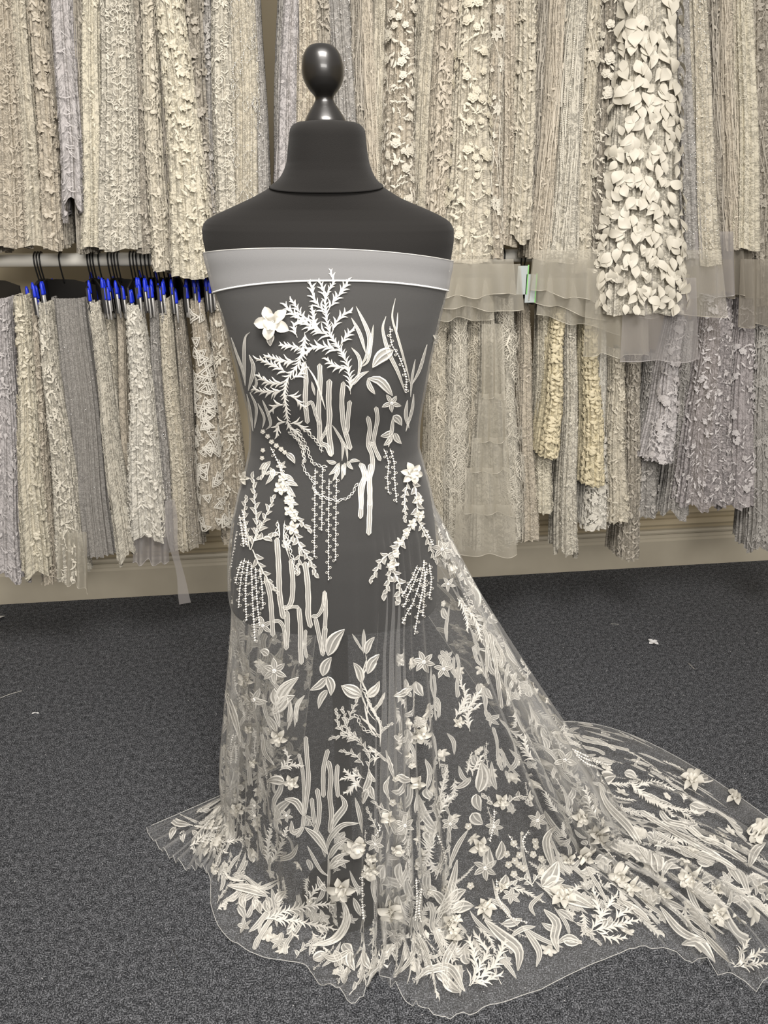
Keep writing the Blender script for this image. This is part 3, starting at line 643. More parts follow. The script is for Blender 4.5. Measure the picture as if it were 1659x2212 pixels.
FERNS = {  # leaflet length, leaflet width, points
 Z2: [(46,11, 940,862, 935,740, 890,600, 820,500, 790,400, 780,250, 830,150, 815,92), (58,13, 790,360, 710,260, 690,175), (52,12, 785,260, 750,160), (56,13, 792,330, 850,250, 915,160), (60,13, 820,480, 850,400, 912,345), (54,13, 870,560, 895,520, 940,462),
      (60,14, 830,500, 700,440, 600,370, 535,315), (50,12, 660,410, 610,330, 575,275), (50,12, 650,470, 700,430, 660,380), (58,15, 875,590, 780,560, 700,565, 655,600), (50,15, 930,690, 860,690, 800,655), (46,13, 720,480, 700,330),
      (44,11, 648,465, 640,560, 600,680, 540,760, 520,850, 530,950, 545,1060, 600,1110), (46,14, 640,570, 570,560, 515,555), (48,15, 600,650, 500,650, 420,622), (52,15, 545,730, 450,680, 365,640), (50,14, 530,790, 430,790, 368,760), (52,14, 520,830, 430,850, 348,840), (46,13, 560,770, 620,730, 640,690),
      (50,13, 525,870, 580,880, 632,935), (46,13, 530,930, 470,930, 440,965), (46,13, 540,1040, 490,1040, 470,1105), (46,13, 545,1050, 600,1050, 655,1090), (40,12, 600,500, 580,430, 640,400)],
 Z3: [(58,20, 275,500, 310,380, 300,250, 290,90), (50,18, 300,440, 350,330, 405,210), (56,26, 290,450, 400,420), (52,24, 285,500, 340,620, 420,740), (44,18, 270,500, 240,330, 245,210), (54,24, 440,20, 465,110, 500,200, 530,300, 600,380), (50,24, 520,380, 560,480, 600,540, 648,632), (44,22, 530,400, 480,480, 475,440),
      (56,26, 1200,80, 1230,200, 1220,330, 1160,420), (52,26, 1160,420, 1100,540, 1075,650, 1050,755), (50,24, 1080,600, 1130,700, 1120,790), (46,22, 1110,500, 1030,560, 975,670), (42,18, 1230,320, 1285,430, 1335,560), (40,18, 460,60, 390,50, 330,80), (46,20, 560,480, 550,580, 545,620), (40,18, 1180,100, 1160,200, 1165,320)],
 Z4: [(44,17, 930,590, 935,500, 880,420, 800,330, 780,230), (40,16, 800,330, 830,240, 860,170), (42,17, 870,420, 790,380, 715,400), (42,17, 860,400, 760,340, 740,240), (42,17, 900,560, 850,500, 780,480), (36,15, 905,640, 850,620, 785,640), (36,15, 890,700, 840,650, 800,600), (38,16, 1000,420, 1010,350, 1060,320), (34,14, 880,640, 830,700, 800,720),
      (38,16, 985,950, 950,880, 930,830), (40,18, 1060,840, 1000,810, 970,790), (34,14, 400,590, 450,530, 440,480), (34,14, 400,590, 470,560, 515,560), (36,15, 330,1150, 330,1050, 350,930), (36,15, 345,1150, 400,1060, 440,950), (36,13, 960,560, 975,500, 950,470),
      (50,15, 300,1490, 420,1440, 560,1400, 700,1390), (50,15, 330,1480, 460,1490, 600,1510, 705,1530), (44,14, 480,1480, 470,1550, 490,1580), (46,14, 560,1400, 600,1320, 640,1290), (44,18, 1330,800, 1370,700, 1390,600), (36,16, 1340,780, 1400,760, 1440,740), (40,16, 1330,1240, 1370,1130, 1400,1060)],
 Z5: [(30,11, 1000,960, 1100,1040, 1200,1080, 1310,1100), (26,10, 1040,980, 1120,960, 1200,990), (28,11, 1060,1020, 1150,1070, 1200,1110), (24,9, 1240,1095, 1290,1130, 1300,1140), (30,12, 1110,1270, 1160,1255, 1220,1270), (34,13, 180,660, 230,560, 210,500), (34,13, 200,640, 250,600, 290,540), (30,12, 250,720, 240,640, 290,600),
      (30,10, 240,150, 280,200, 300,280), (26,9, 190,90, 230,160, 240,230), (30,12, 230,860, 260,900, 300,850), (30,11, 860,1140, 820,1080, 800,1000), (30,11, 560,860, 520,820, 510,760)],
 Z6: [(34,11, 262,420, 340,385, 430,400, 550,380), (30,10, 300,395, 330,370, 420,370), (30,10, 360,400, 400,430, 430,445)],
 Z7: [(44,14, 820,905, 870,830, 930,740), (44,14, 830,900, 920,880, 1022,850), (40,13, 880,860, 850,770, 840,720), (40,13, 930,860, 960,820, 1010,800), (40,13, 850,900, 900,930, 970,935), (46,14, 245,1160, 300,1060, 330,1000, 290,930), (46,14, 250,1160, 330,1090, 380,1040, 410,960), (42,13, 260,1150, 320,1140, 375,1110),
      (40,13, 280,1080, 270,1000, 250,950), (44,14, 1495,1070, 1560,1030, 1640,990), (40,13, 1500,1070, 1570,1060, 1640,1050), (36,12, 1520,1040, 1540,990, 1560,960), (36,18, 550,690, 500,650, 440,680), (34,17, 545,680, 580,620, 600,580), (34,17, 370,310, 340,280, 320,260), (36,18, 420,300, 480,260, 530,290),
      (34,16, 110,300, 120,220, 140,130), (30,15, 100,360, 130,290, 160,270)],
}
BEADS = {
 Z2: [(1150,1210, 1180,1300, 1175,1400, 1180,1490), (1190,1210, 1215,1300, 1220,1420, 1232,1552), (1190,430, 1200,540, 1250,630, 1290,750, 1290,850), (430,1200, 470,1280, 500,1350)],
 Z3: [(645,30, 642,300, 640,538), (688,20, 684,250, 682,386), (725,90, 722,400, 722,672), (768,80, 764,330, 762,558), (225,560, 205,620, 188,690), (240,550, 215,700, 205,832), (262,560, 246,720, 250,905), (278,580, 286,800, 298,1022), (302,600, 310,780, 325,935), (326,610, 340,720, 345,836),
      (1235,590, 1190,690, 1148,765), (1250,600, 1200,720, 1155,828), (1275,560, 1230,750, 1150,920), (1288,600, 1250,800, 1220,985), (1300,580, 1312,680, 1300,778), (1268,560, 1275,700, 1262,880), (1230,330, 1280,390, 1320,470), (228,270, 240,350, 250,470), (210,300, 225,400, 235,480)],
 Z5: [(725,800, 790,830, 865,868), (735,812, 800,850, 900,880), (745,826, 800,870, 840,884)],
 Z4: [(985,900, 1000,940, 975,975), (1215,1230, 1220,1350, 1210,1480), (890,1180, 890,1330, 900,1470), (1335,970, 1370,1060, 1385,1130)],
 Z7: [(375,650, 385,740, 440,830, 520,860), (365,320, 362,390, 345,470), (430,440, 470,500), (530,420, 500,470, 515,520), (20,860, 10,800, 20,700)],
}
CORDS = {Z2: [(545,1100, 640,1200, 640,1330, 700,1420, 720,1490, 830,1540, 930,1520, 985,1430), (600,1080, 660,1200, 700,1300, 790,1330), (640,1080, 720,1160, 762,1230), (560,1080, 620,1180, 650,1300)],
         Z3: [(430,340, 425,420), (470,350, 490,460, 540,640)], Z4: [(845,250, 900,340, 985,380), (900,100, 950,220, 1010,320)]}
FLOWERS = {  # x, y, r, petals, raised, rotation
 Z2: [(450,400,118,5,1,.5), (1200,920,62,5,0,.3), (1320,1370,72,6,1,.2), (1490,510,45,5,1,0), (500,1320,36,5,0,.3), (510,1400,34,5,1,0), (550,1540,34,5,1,0)],
 Z3: [(450,145,42,5,1,.2), (500,215,32,5,1,.5), (505,275,42,5,1,0), (530,310,28,5,1,.2), (520,372,44,5,1,.7), (1235,215,32,5,1,0), (1240,300,36,5,1,.4), (1198,350,32,5,1,.2), (1165,400,26,5,1,0), (1130,455,30,5,1,.6), (1106,516,28,5,1,.1), (1090,588,38,5,1,.9),
      (410,1200,76,6,0,.4), (1270,1150,66,6,0,.2), (1385,1190,60,5,0,.9), (345,940,58,5,0,.7), (250,1250,50,5,1,.2), (1375,500,62,6,0,.2), (240,90,40,5,1,0), (1410,700,44,5,0,.3)],
 Z4: [(245,170,76,5,0,.25), (398,392,56,5,1,.2), (480,655,52,5,1,.5), (1240,368,60,5,1,.2), (970,1030,58,6,0,.2), (775,1290,78,6,1,.1), (1145,920,62,6,0,.4), (1415,910,58,6,0,.5), (860,1040,66,6,1,.7), (950,1110,46,5,1,.4), (1105,1065,38,5,1,0), (440,860,44,5,0,.2), (250,800,44,5,0,.4), (1225,660,50,5,1,.1), (1440,1500,60,5,1,.2),
      (1050,870,52,5,1,.2), (850,590,22,5,0,0), (245,545,28,5,1,0), (215,345,26,5,1,.5), (1460,300,40,5,1,0), (1080,1440,58,5,1,.4), (940,1200,46,5,1,.1), (150,820,44,5,1,.3), (250,860,50,5,0,.1)],
 Z6: [(1290,750,62,6,1,.3), (1190,540,50,5,1,.2)],
 Z7: [(365,405,46,6,0,.1), (570,375,46,6,0,.4), (395,280,44,5,1,.3), (290,490,52,5,1,.2), (322,600,60,6,0,.5), (322,792,58,6,1,.1), (690,740,66,6,1,.4), (400,690,36,5,1,.4), (1300,190,56,6,1,.2), (1500,270,46,5,1,0), (1300,640,60,6,1,.3), (860,440,50,6,1,.2), (800,540,50,5,1,.6), (970,640,56,6,1,.2), (1440,820,56,6,1,.2),
      (1020,690,46,5,1,.1), (1620,430,60,6,1,.2), (790,680,24,5,0,0), (700,90,56,5,0,.3), (1180,720,40,5,1,.4), (150,860,50,5,1,.1), (180,930,46,5,1,.4), (1040,100,30,4,0,.4), (770,360,46,5,1,.8), (720,560,34,5,1,.3), (1420,700,34,5,1,.3)],
}
BLOSSOM = {Z2: [(385,1100,17), (415,1130,17), (440,1165,18), (470,1190,18), (500,1212,18), (522,1232,16), (380,1270,16), (385,1220,16)],
           Z7: [(x, y, 19) for x, y in ((455,480),(482,535),(460,562),(430,580),(455,625),(480,582),(502,597),(547,532),(562,492),(588,552),(586,617),(420,530),(240,400),(250,680),(560,470))],
           Z4: [(1080,780,24), (1095,640,20), (580,1370,20), (1380,1300,22), (1300,1320,20), (1170,500,20), (1190,560,20)]}
#TRACE_END
pp = lambda r: np.array(r, float).reshape(-1, 2)
for tr, rows in STRIPS.items():
    for r in rows: lay('coral_strip', Mo().ribbon(pp(r[1:]), r[0], 'round', .05, 'org', wob=.06), tr)
for tr, rows in GRASS.items():
    for r in rows: lay('long_leaf', Mo().ribbon(pp(r[1:]), r[0], 'taper', .06, 'org' if r[0] > 14 else 'th'), tr)
for tr, rows in LEAVES.items():
    for r in rows: lay('leaf', Mo().leaf(r[1:3], r[3:5], r[0], random.choice((-.1, .1))), tr)
for tr, rows in FERNS.items():
    for r in rows: lay('fern_spray' if r[1] < 16 else 'leaf_sprig', Mo().fern(pp(r[2:]), r[0] * (1.5 if r[1] < 16 else 1.15), r[1] * ((.95 if tr is Z2 else .75) if r[1] < 16 else 1.0), style='th' if r[1] < 16 else 'org', step=r[0] * (.30 if r[1] < 16 else .50), ang=.58 if r[1] < 16 else .7, sw=r[1] * .28), tr)
for tr, rows in BEADS.items():
    for r in rows: lay('bead_string', Mo().beads(pp(r), 5.6 * tr[2], 1.9 * tr[2]), tr)
for tr, rows in CORDS.items():
    for r in rows: lay('cord', Mo().cord(pp(r), 4, 9, 60), tr)
for tr, rows in FLOWERS.items():
    for x, y, r, n, up, ro in rows: lay('flower', (Mo().flower((x, y), r, n, 'org', .2, ro, .66, False).flower((x, y), r * .5, n, 'org', .5, ro + .5, 1.0) if up else Mo().flower((x, y), r, n, 'org', 0, ro, .46)), tr, 'raised satin flower with beaded centre' if up else None)
for tr, rows in BLOSSOM.items():
    for x, y, r in rows: lay('blossom', Mo().blossom((x, y), r), tr)

# motifs scattered over the rest of the cloth (metres)
def tmpl(fn, k=6): return [fn(i).done() for i in range(k)]
U_ = random.uniform
T_leaf = tmpl(lambda i: Mo().leaf((0, -.014), (0, .016), .012 + .001 * i, .1 * (-1)**i))
T_long = tmpl(lambda i: Mo().ribbon([(0, -.035), (.006 * (-1)**i, 0), (-.002, .04)], .009 + .001 * i, 'taper', .06, 'org'))
T_fern = tmpl(lambda i: Mo().fern([(0, -.03), (.004 * (-1)**i, 0), (.002, .03)], .019, .0036, style='th', step=.0038, sw=.0012))
T_sprig = tmpl(lambda i: Mo().fern([(0, -.028), (.005 * (-1)**i, 0), (.0, .026)], .020, .0072, style='org', step=.0085, ang=.7, sw=.0014))
T_flw = tmpl(lambda i: Mo().flower((0, 0), .018, 5 + i % 2, 'org', 0, i * .4, .5))
T_flw3 = tmpl(lambda i: Mo().flower((0, 0), .019, 5 + i % 2, 'org', .22, i * .4, .66, False).flower((0, 0), .010, 5, 'org', .5, i * .4 + .5, 1.0))
T_bls = tmpl(lambda i: Mo().blossom((0, 0), .008), 2)
T_bead = tmpl(lambda i: Mo().beads([(0, -.035), (.003 * (-1)**i, 0), (0, .035)], .0055, .0016), 3)
T_cor = tmpl(lambda i: Mo().ribbon([(0, -.05), (.003, -.02), (-.003, .02), (.002, .05)], .009, 'round', .05, 'org', wob=.06).ribbon([(.002, .0), (.011, .012), (.010, .045)], .008, 'round', .05, 'org'), 3)
def clear_zone(x, y, t):
    """front of the bodice and open net in the middle and along the hem stay as traced"""
    if y < 1120 and 520 < x < 930: return True
    if y < 1420 and 520 < x < 945: return True
    if y < 1760 and 610 < x < 860: return True
    if y < 1950 and 640 < x < 820: return random.random() < .6
    if 980 < x < 1180 and 1700 < y < 2040: return random.random() < .7
    if 1350 < x < 1640 and 1660 < y < 1900: return random.random() < .55
    return False
AW = SH.mu * SH.mv; AW = np.clip(AW / np.percentile(AW, 85), 0, 1)
NP = 0
def scatter(n, dens, picks):
    global NP
    k = 0; tries = 0
    while k < n and tries < n * 60:
        tries += 1; t = random.random(); s = random.random()
        if random.random() > dens(t, s) * AW[int(t * (NT - 1)), int(s * (NS - 1))]: continue
        p = A[int(t * (NT - 1)), int(s * (NS - 1))]; x, y = to_px(p)
        if clear_zone(x, y, t) and .22 < t < .9: continue
        if s > .915: continue
        if p[2] < .02 and x > 1720: continue
        nm, T, sc, rr = random.choices([q[1] for q in picks], [q[0] for q in picks])[0]
        tm = random.choice(T); rot = random.gauss(0, rr)
        P = SH.place(tm, t, s, rot + (math.pi if random.random() < .4 else 0), sc * U_(.8, 1.25), .0014, 1, SGN)
        emit(nm, P, tm.f, [int(m) for m in tm.M], gown); k += 1
sB = NB / NS
def dens_low(t, s):
    if s < sB * .55: return .35 if (t < .22 or t > .80) else 0
    if s < sB: return .5 if (t < .24 or t > .76) else .12
    a = .35 + .65 * (s - sB) / (1 - sB)
    return a * (.42 + .75 * bump_t(t, .885, .045) + .45 * bump_t(t, .64, .05) + .35 * bump_t(t, .17, .09) + .2 * bump_t(t, .5, .05))
picks = [(3, ('leaf', T_leaf, 1.1, .6)), (3, ('long_leaf', T_long, 1.0, .35)), (2, ('fern_spray', T_fern, 1, .5)), (2.5, ('leaf_sprig', T_sprig, 1, .5)), (2, ('flower', T_flw, 1, 2)), (2.2, ('flower', T_flw3, .85, 2)), (1.6, ('blossom', T_bls, 1, 1)), (1, ('bead_string', T_bead, 1, .2)), (.9, ('coral_strip', T_cor, 1, .12))]
scatter(2250, dens_low, picks)
# border above the hem: ferns and curled leaves
for k in range(130):
    t = (k + random.random()) / 130; s = U_(.80, .905)
    p = A[int(t * (NT - 1)), int(s * (NS - 1))]; x, y = to_px(p)
    if x > 1720 or random.random() > AW[int(t * (NT - 1)), int(s * (NS - 1))] * 1.3: continue
    nm, T, sc = random.choice([('fern_spray', T_fern, 1.1), ('long_leaf', T_long, 1.2), ('leaf', T_leaf, 1.3), ('fern_spray', T_fern, 1.2)])
    tm = random.choice(T); P = SH.place(tm, t, s, random.gauss(0, .7), sc, .0014, 1, SGN); emit(nm, P, tm.f, [int(m) for m in tm.M], gown)
def merge(L):
    V = []; Fc = []; mi = []; o = 0
    for P, fs, m in L:
        V.append(P); Fc += [tuple(i + o for i in q) for q in fs]; mi += list(m); o += len(P)
    return np.vstack(V), Fc, mi
if STUFF:
    V, Fc, mi = merge(STUFF); o = mesh_obj('embroidery', V, Fc, MM, gown, mi); o['kind'] = 'stuff'
print('parts', PARTCOUNT, 'stuff', len(STUFF), 'skipped', SKIPPED)

# ------------------------------------------------------------------ clothes rods
RODY = YW - .40; RODZ = float(on_y(170, 561, RODY)[2])
print('rod z', RODZ)
def rod(z, name, label):
    v_, f_ = tube_vf([(-3.15, RODY, z), (3.55, RODY, z)], .0185, 20)
    o = empty(name, (0, RODY, z)); tag(o, label, 'rail'); mesh_obj('tube', v_, f_, M['rod'], o)
    for x in (-3.1, -1.9, -.35, 1.2, 3.4):
        mesh_obj('bracket', *join(tube_vf([(x, RODY, z - .006), (x, YW, z - .006)], .009, 10), tube_vf([(x, YW - .006, z), (x, YW, z)], .03, 16)), M['rod'], o)
rod(RODZ, 'hanging_rail', 'white tubular clothes rail behind the dress form, level with its shoulders')
RODZ2 = 2.34
rod(RODZ2, 'hanging_rail', 'upper white rail carrying the top tier of lace samples')

# ------------------------------------------------------------------ fabric samples
cr = lambda r, g, b: (r, g, b)
TONE = {'mauve': (.45, .415, .41), 'ivory': (.70, .66, .56), 'cream': (.72, .67, .54), 'beige': (.58, .52, .42), 'taupe': (.46, .42, .35), 'grey': (.43, .41, .38), 'lilac': (.58, .55, .54), 'white': (.72, .69, .61), 'yellow': (.74, .66, .46), 'sand': (.64, .59, .48)}
TONE = {k: tuple(c * .90 for c in v) for k, v in TONE.items()}
LM = {}
def lm(tone, sheer=0, scale=1.0):
    k = (tone, sheer, scale)
    if k not in LM: LM[k] = lace_mat('lace_' + tone + ('_sheer' if sheer else ''), TONE[tone], sheer, scale)
    return LM[k]
PM = {}
def pmats(tone):
    if tone not in PM:
        c = np.array(TONE[tone]); hi = tuple(np.minimum(c * 1.12 + .02, .84))
        PM[tone] = [mat('thread_' + tone, hi, .55, sheen=.2, bump=.4, bscale=900), mat('organza_' + tone, hi, .6, alpha=.7), mat('petal_' + tone, hi, .5, trans=.15), mat('bead_' + tone, hi, .12, spec=.8)]
    return PM[tone]
s_leaf = tmpl(lambda i: Mo().leaf((0, -.010), (0, .012), .0075, .12 * (-1)**i, 'th', .16, 5), 3)
def petal_m(i):
    m = Mo(); R = []; L = .037; wd = .0205 + .0015 * (i % 3)
    for k in range(8):
        t = k / 7; w = wd / 2 * max(.015, math.sin(math.pi * t**.78))**1.05; bx = .0035 * (-1)**i * math.sin(t * math.pi)
        R.append([(bx + w * x, -.016 + L * t, .0035 * math.sin(t * 2.6) * (1 + .2 * i) + abs(x) * .0022 * math.sin(math.pi * t) + .004 * t * (i % 3)) for x in (-1, -.5, 0, .5, 1)])
    m.rows(R, [2] * 4); return m
s_petal = tmpl(petal_m, 6)
s_flw = tmpl(lambda i: Mo().flower((0, 0), .0145, 5 + i % 2, 'th', .22, i, .74, False, 4).dot((0, 0), .002), 4)
s_out = tmpl(lambda i: Mo().flower((0, 0), .02, 6, 'edge', 0, i, .5, False), 2)
s_bls = tmpl(lambda i: Mo().blossom((0, 0), .010), 2)
s_bls_big = tmpl(lambda i: Mo().blossom((0, 0), .017).blossom((.0, .0), .010, 5, .004), 2)
s_dot = tmpl(lambda i: Mo().dot((0, 0), .0016), 1)
s_pearl = tmpl(lambda i: Mo().beads([(0, -.05), (0, .05)], .004, .0014, False), 1)
s_sprig = tmpl(lambda i: Mo().fern([(0, -.02), (.004 * (-1)**i, 0), (0, .022)], .012, .0042, step=.006), 4)
def curl_m(i):
    a = np.linspace(0, 4.6, 8); r = .003 + .0023 * a; return Mo().ribbon(np.c_[r * np.cos(a + i), r * np.sin(a + i)], .0020, 'none', .35, 'th', 8)
s_curl = tmpl(curl_m, 4)
s_string = tmpl(lambda i: Mo().ribbon([(0, -.05), (.0012 * (-1)**i, -.01), (-.001, .02), (.001, .05)], .0016, 'none', .5, 'th', 4), 4)
s_tri = tmpl(lambda i: Mo().ribbon([(-.017, -.012), (.017, -.012)], .003, 'none', .3, 'th', 3).ribbon([(.017, -.012), (0, .017)], .003, 'none', .3, 'th', 3).ribbon([(0, .017), (-.017, -.012)], .003, 'none', .3, 'th', 3).ribbon([(-.009, -.007), (.009, -.007)], .003, 'none', .3, 'th', 3).ribbon([(.009, -.007), (0, .008)], .003, 'none', .3, 'th', 3).ribbon([(0, .008), (-.009, -.007)], .003, 'none', .3, 'th', 3), 1)
s_scal = tmpl(lambda i: Mo().ribbon([(-.012, 0), (0, .008), (.012, 0)], .003, 'none', .3, 'th', 6), 1)
def plume(i):
    m = Mo(); q = np.array([(0, -.045), (.006 * (-1)**i, -.005), (.002, .045)]); m.ribbon(q, .0011, 'tip', .3, 'th', 6); P = spline(q, 14)
    for k in range(1, 14):
        for sd in (-1, 1):
            l = (.026 - .0010 * k) * random.uniform(.7, 1.3); a = P[k]; m.ribbon([a, a + np.array([sd * l * .45, l * .45]), a + np.array([sd * l * random.uniform(.35, .7), l * 1.25])], .0009, 'tip', .2, 'th', 4)
    return m
s_feather = tmpl(plume, 6)
s_diam = tmpl(lambda i: Mo().beads([(0, -.018), (.009, 0), (0, .018)], .0035, .0011, False).beads([(0, -.018), (-.009, 0), (0, .018)], .0035, .0011, False), 1)
s_ruffle = tmpl(lambda i: Mo().ribbon([(-.011, 0), (0, .004), (.012, -.001)], .012, 'taper', .5, 'petal', 7), 2)
STY = {  # (templates, count per 0.01 m2, scale, part name when big enough to tell apart, rotation spread)
 'floral': [(s_flw, 5.0, .72, 'flower', 3), (s_leaf, 17, .72, None, 3), (s_curl, 5, .6, None, 3), (s_dot, 14, .8, None, 1)],
 'bloom': [(s_bls_big, 4.5, .66, 'flower', 3), (s_leaf, 12, .75, None, 3), (s_sprig, 4, .7, None, 3), (s_dot, 16, .8, None, 1)],
 'beaded': [(s_dot, 60, .7, None, 1), (s_curl, 14, .5, None, 3), (s_leaf, 10, .55, None, 3)],
 'pearls': [(s_dot, 9, .8, None, 1)],
 'sequin': [(s_dot, 90, .6, None, 1), (s_leaf, 5, .45, None, 3)],
 'cord': [(s_curl, 20, .75, None, 3), (s_scal, 18, .65, None, .3), (s_leaf, 8, .6, None, 3), (s_dot, 24, .7, None, 1)],
 'net': [(s_diam, 22, .5, None, .1), (s_curl, 16, .55, None, 3), (s_dot, 20, .7, None, 1)],
 'diamond': [(s_diam, 8, 1, None, .05), (s_dot, 34, .6, None, 1)],
 'strings': [(s_string, 16, 1, None, .05), (s_dot, 26, .6, None, 1), (s_leaf, 5, .6, None, 3)],
 'feather': [(s_feather, 9, 1.0, None, .35), (s_dot, 6, .8, None, 1)],
 'leafy': [(s_leaf, 15, .85, None, 1), (s_sprig, 8, .85, None, .8), (s_bls, 2, .6, None, 2), (s_dot, 16, .7, None, 1)],
 'triangle': [(s_tri, 9, 1, 'triangle_motif', 3), (s_dot, 26, .7, None, 1)],
 'petal': [(s_petal, 8.5, .95, 'petal', .55)],
 'ruffle': [(s_ruffle, 34, .8, None, .5), (s_dot, 10, 1, None, 1)],
 'scallop': [(s_scal, 26, .8, None, .1)],
 'outline': [(s_out, 3, .8, 'outline_flower', 3), (s_string, 8, .9, None, .2), (s_bls, 4, .6, None, 3), (s_leaf, 6, .6, None, 3)],
 'pearlrow': [(s_pearl, 5, 1, None, .02), (s_string, 8, 1, None, .05), (s_dot, 16, .6, None, 1)],
 'tulle': [(s_bls, 1, .5, None, 3), (s_dot, 6, .6, None, 1)],
 'plain': [],
}
def sample(name, tier, xt, yt, xb, yb, wt, wb, dy, tone, style, label, sheer=0, flare=None, scale=1.0, dep=.12, group=None, mfrom=0.0, dens=1.0, skew=0.0, hemz=.003, cat='fabric', ground=None):
    """one hanging fabric length; photograph x/y of its front edge top and bottom, widths px; dy moves its front towards the viewer"""
    yf = RODY - .10 - dy
    top = on_y(xt, yt, yf); bot = on_y(xb, yb, yf)
    if tier == 'up':
        k = (RODZ2 - .06 - bot[2]) / (top[2] - bot[2]); top2 = bot + (top - bot) * k
    else: top2 = top
    sc = lambda x, y, w: abs(float(on_y(x + w / 2, y, yf)[0] - on_y(x - w / 2, y, yf)[0]))
    w0, w1 = sc(xt, yt, wt), sc(xb, yb, wb)
    if tier == 'up': w0 = max(.02, w1 + (w0 - w1) * min(k, 1.3))
    Lt = (w0 + w1) / 2 + 2 * dep
    nf = int(np.clip(Lt / .0155, 9, 30)); nu = nf * 6 + 1; nv = 36
    u = np.linspace(0, 1, nu)[:, None]; v = np.linspace(0, 1, nv)[None, :]
    q_ = np.linspace(0, math.pi, 2001); wm = (w0 + w1) / 2
    qx = -np.sign(np.cos(q_)) * abs(np.cos(q_))**.55 * wm / 2; qy = -abs(np.sin(q_))**.5 * dep
    al = np.r_[0, np.cumsum(np.hypot(np.diff(qx), np.diff(qy)))]; al /= al[-1]
    phi = np.interp(u[:, 0], al, q_)[:, None]; cs = np.cos(phi); sn = np.sin(phi)
    fr = min(.47, .5 * wm / Lt + .09)
    wv = w0 + (w1 - w0) * v**1.25; dv_ = dep * (.55 + .45 * v)
    if flare: wv = wv * (1 + flare * np.clip((v - .75) / .25, 0, 1)**1.5)
    seed = random.uniform(0, 50)
    ex = -np.sign(cs) * abs(cs)**.55 * wv / 2; ey = -abs(sn)**.5 * dv_
    cx = top2[0] + (bot[0] - top2[0]) * v + .003 * np.sin(v * 9 + seed)
    zt, zb = top2[2], bot[2]
    hz = hemz * np.sin(u * nf * 1.6 + seed) + hemz * .8 * np.sin(u * 13 + seed * 2)
    z = zt + (zb - zt + hz + skew * (u - .5) * w1) * v
    nx = -np.sign(cs) * abs(cs)**.8 * np.ones_like(v); ny = -abs(sn)**.8 * np.ones_like(v); nl = np.sqrt(nx**2 + ny**2); nx, ny = nx / nl, ny / nl
    ampv = (.006 + .006 * v) * min(1, w1 / .05); phs = u * nf * 2 * math.pi + 1.1 * np.sin(v * 3 + seed) + .9 * np.sin(u * 17 + seed)
    wave = .62 * np.sin(phs) + .38 * np.sin(phs * 1.73 + seed + v * 2)
    yb_ = yf + dep
    def grid(off): return np.stack([cx + ex + nx * off, (yb_ + ey + ny * off) * np.ones_like(cx), z * np.ones_like(ex)], -1)
    G = grid(ampv * wave); E = grid(ampv * .95 + .001 + .002 * np.sin(u * 19 + v * 9 + seed) if style in ('petal', 'triangle', 'bloom') else ampv * .62 + ampv * .22 * wave)
    root = empty(name, (float(top2[0]), float(yf + dep / 2), float(zt)))
    tag(root, label, cat, group)
    Lu = (w0 + w1) / 2 + 2 * dep
    uv = np.stack([np.broadcast_to(u * Lu * 1.4, (nu, nv)), np.broadcast_to(-v * (zt - zb), (nu, nv))], -1).reshape(-1, 2)
    m = lm(ground or tone, max(sheer, .22 if tone in ('taupe', 'ivory') else 0), scale)
    cloth = mesh_obj('cloth', G.reshape(-1, 3), grid_faces(nu, nv), m, root, uvs=uv)
    sh = Sheet(G, E); sg = 1 if sh.N[nu // 2, nv // 2, 1] < 0 else -1
    areaf = (w0 + w1) / 2 * (zt - zb); merged = []; pm = pmats(tone); npart = 0
    for T, cnt, scl, pname, rs in STY[style]:
        n = int(min(1100, cnt * (areaf + .09 * (zt - zb)) / .01 * dens * .78))
        for k in range(n):
            u0 = .5 + random.uniform(-fr, fr); v0 = mfrom + (1 - mfrom) * random.random()**(.8) * .985
            P3 = sh.E[int(u0 * (nu - 1)), int(v0 * (nv - 1))]; x, y = to_px(P3)
            if y < -30 or x < -40 or x > 1700: continue
            tm = random.choice(T); P = sh.place(tm, u0, v0, random.gauss(0, rs) + (math.pi if style == 'petal' and random.random() < .2 else 0), scl * U_(.75, 1.2), .001 + U_(0, .016 if T is s_feather else .002), 1, sg)
            if pname and npart < (240 if style == 'petal' else 120):
                npart += 1; mi = [int(q) for q in tm.M]; us = sorted(set(mi)); mp = {q: i for i, q in enumerate(us)}
                mesh_obj(pname, P, tm.f, [pm[q] for q in us], root, [mp[q] for q in mi], origin=P.mean(0))
            else: merged.append((P, tm.f, [int(q) for q in tm.M]))
    if merged:
        V, Fc, mi = merge(merged); pmm = list(pm)
        if style in ('sequin', 'pearls', 'diamond'): pmm[3] = M['crystal']
        o = mesh_obj('applique', V, Fc, pmm, root, mi); o['kind'] = 'stuff'
    return root, sh, sg

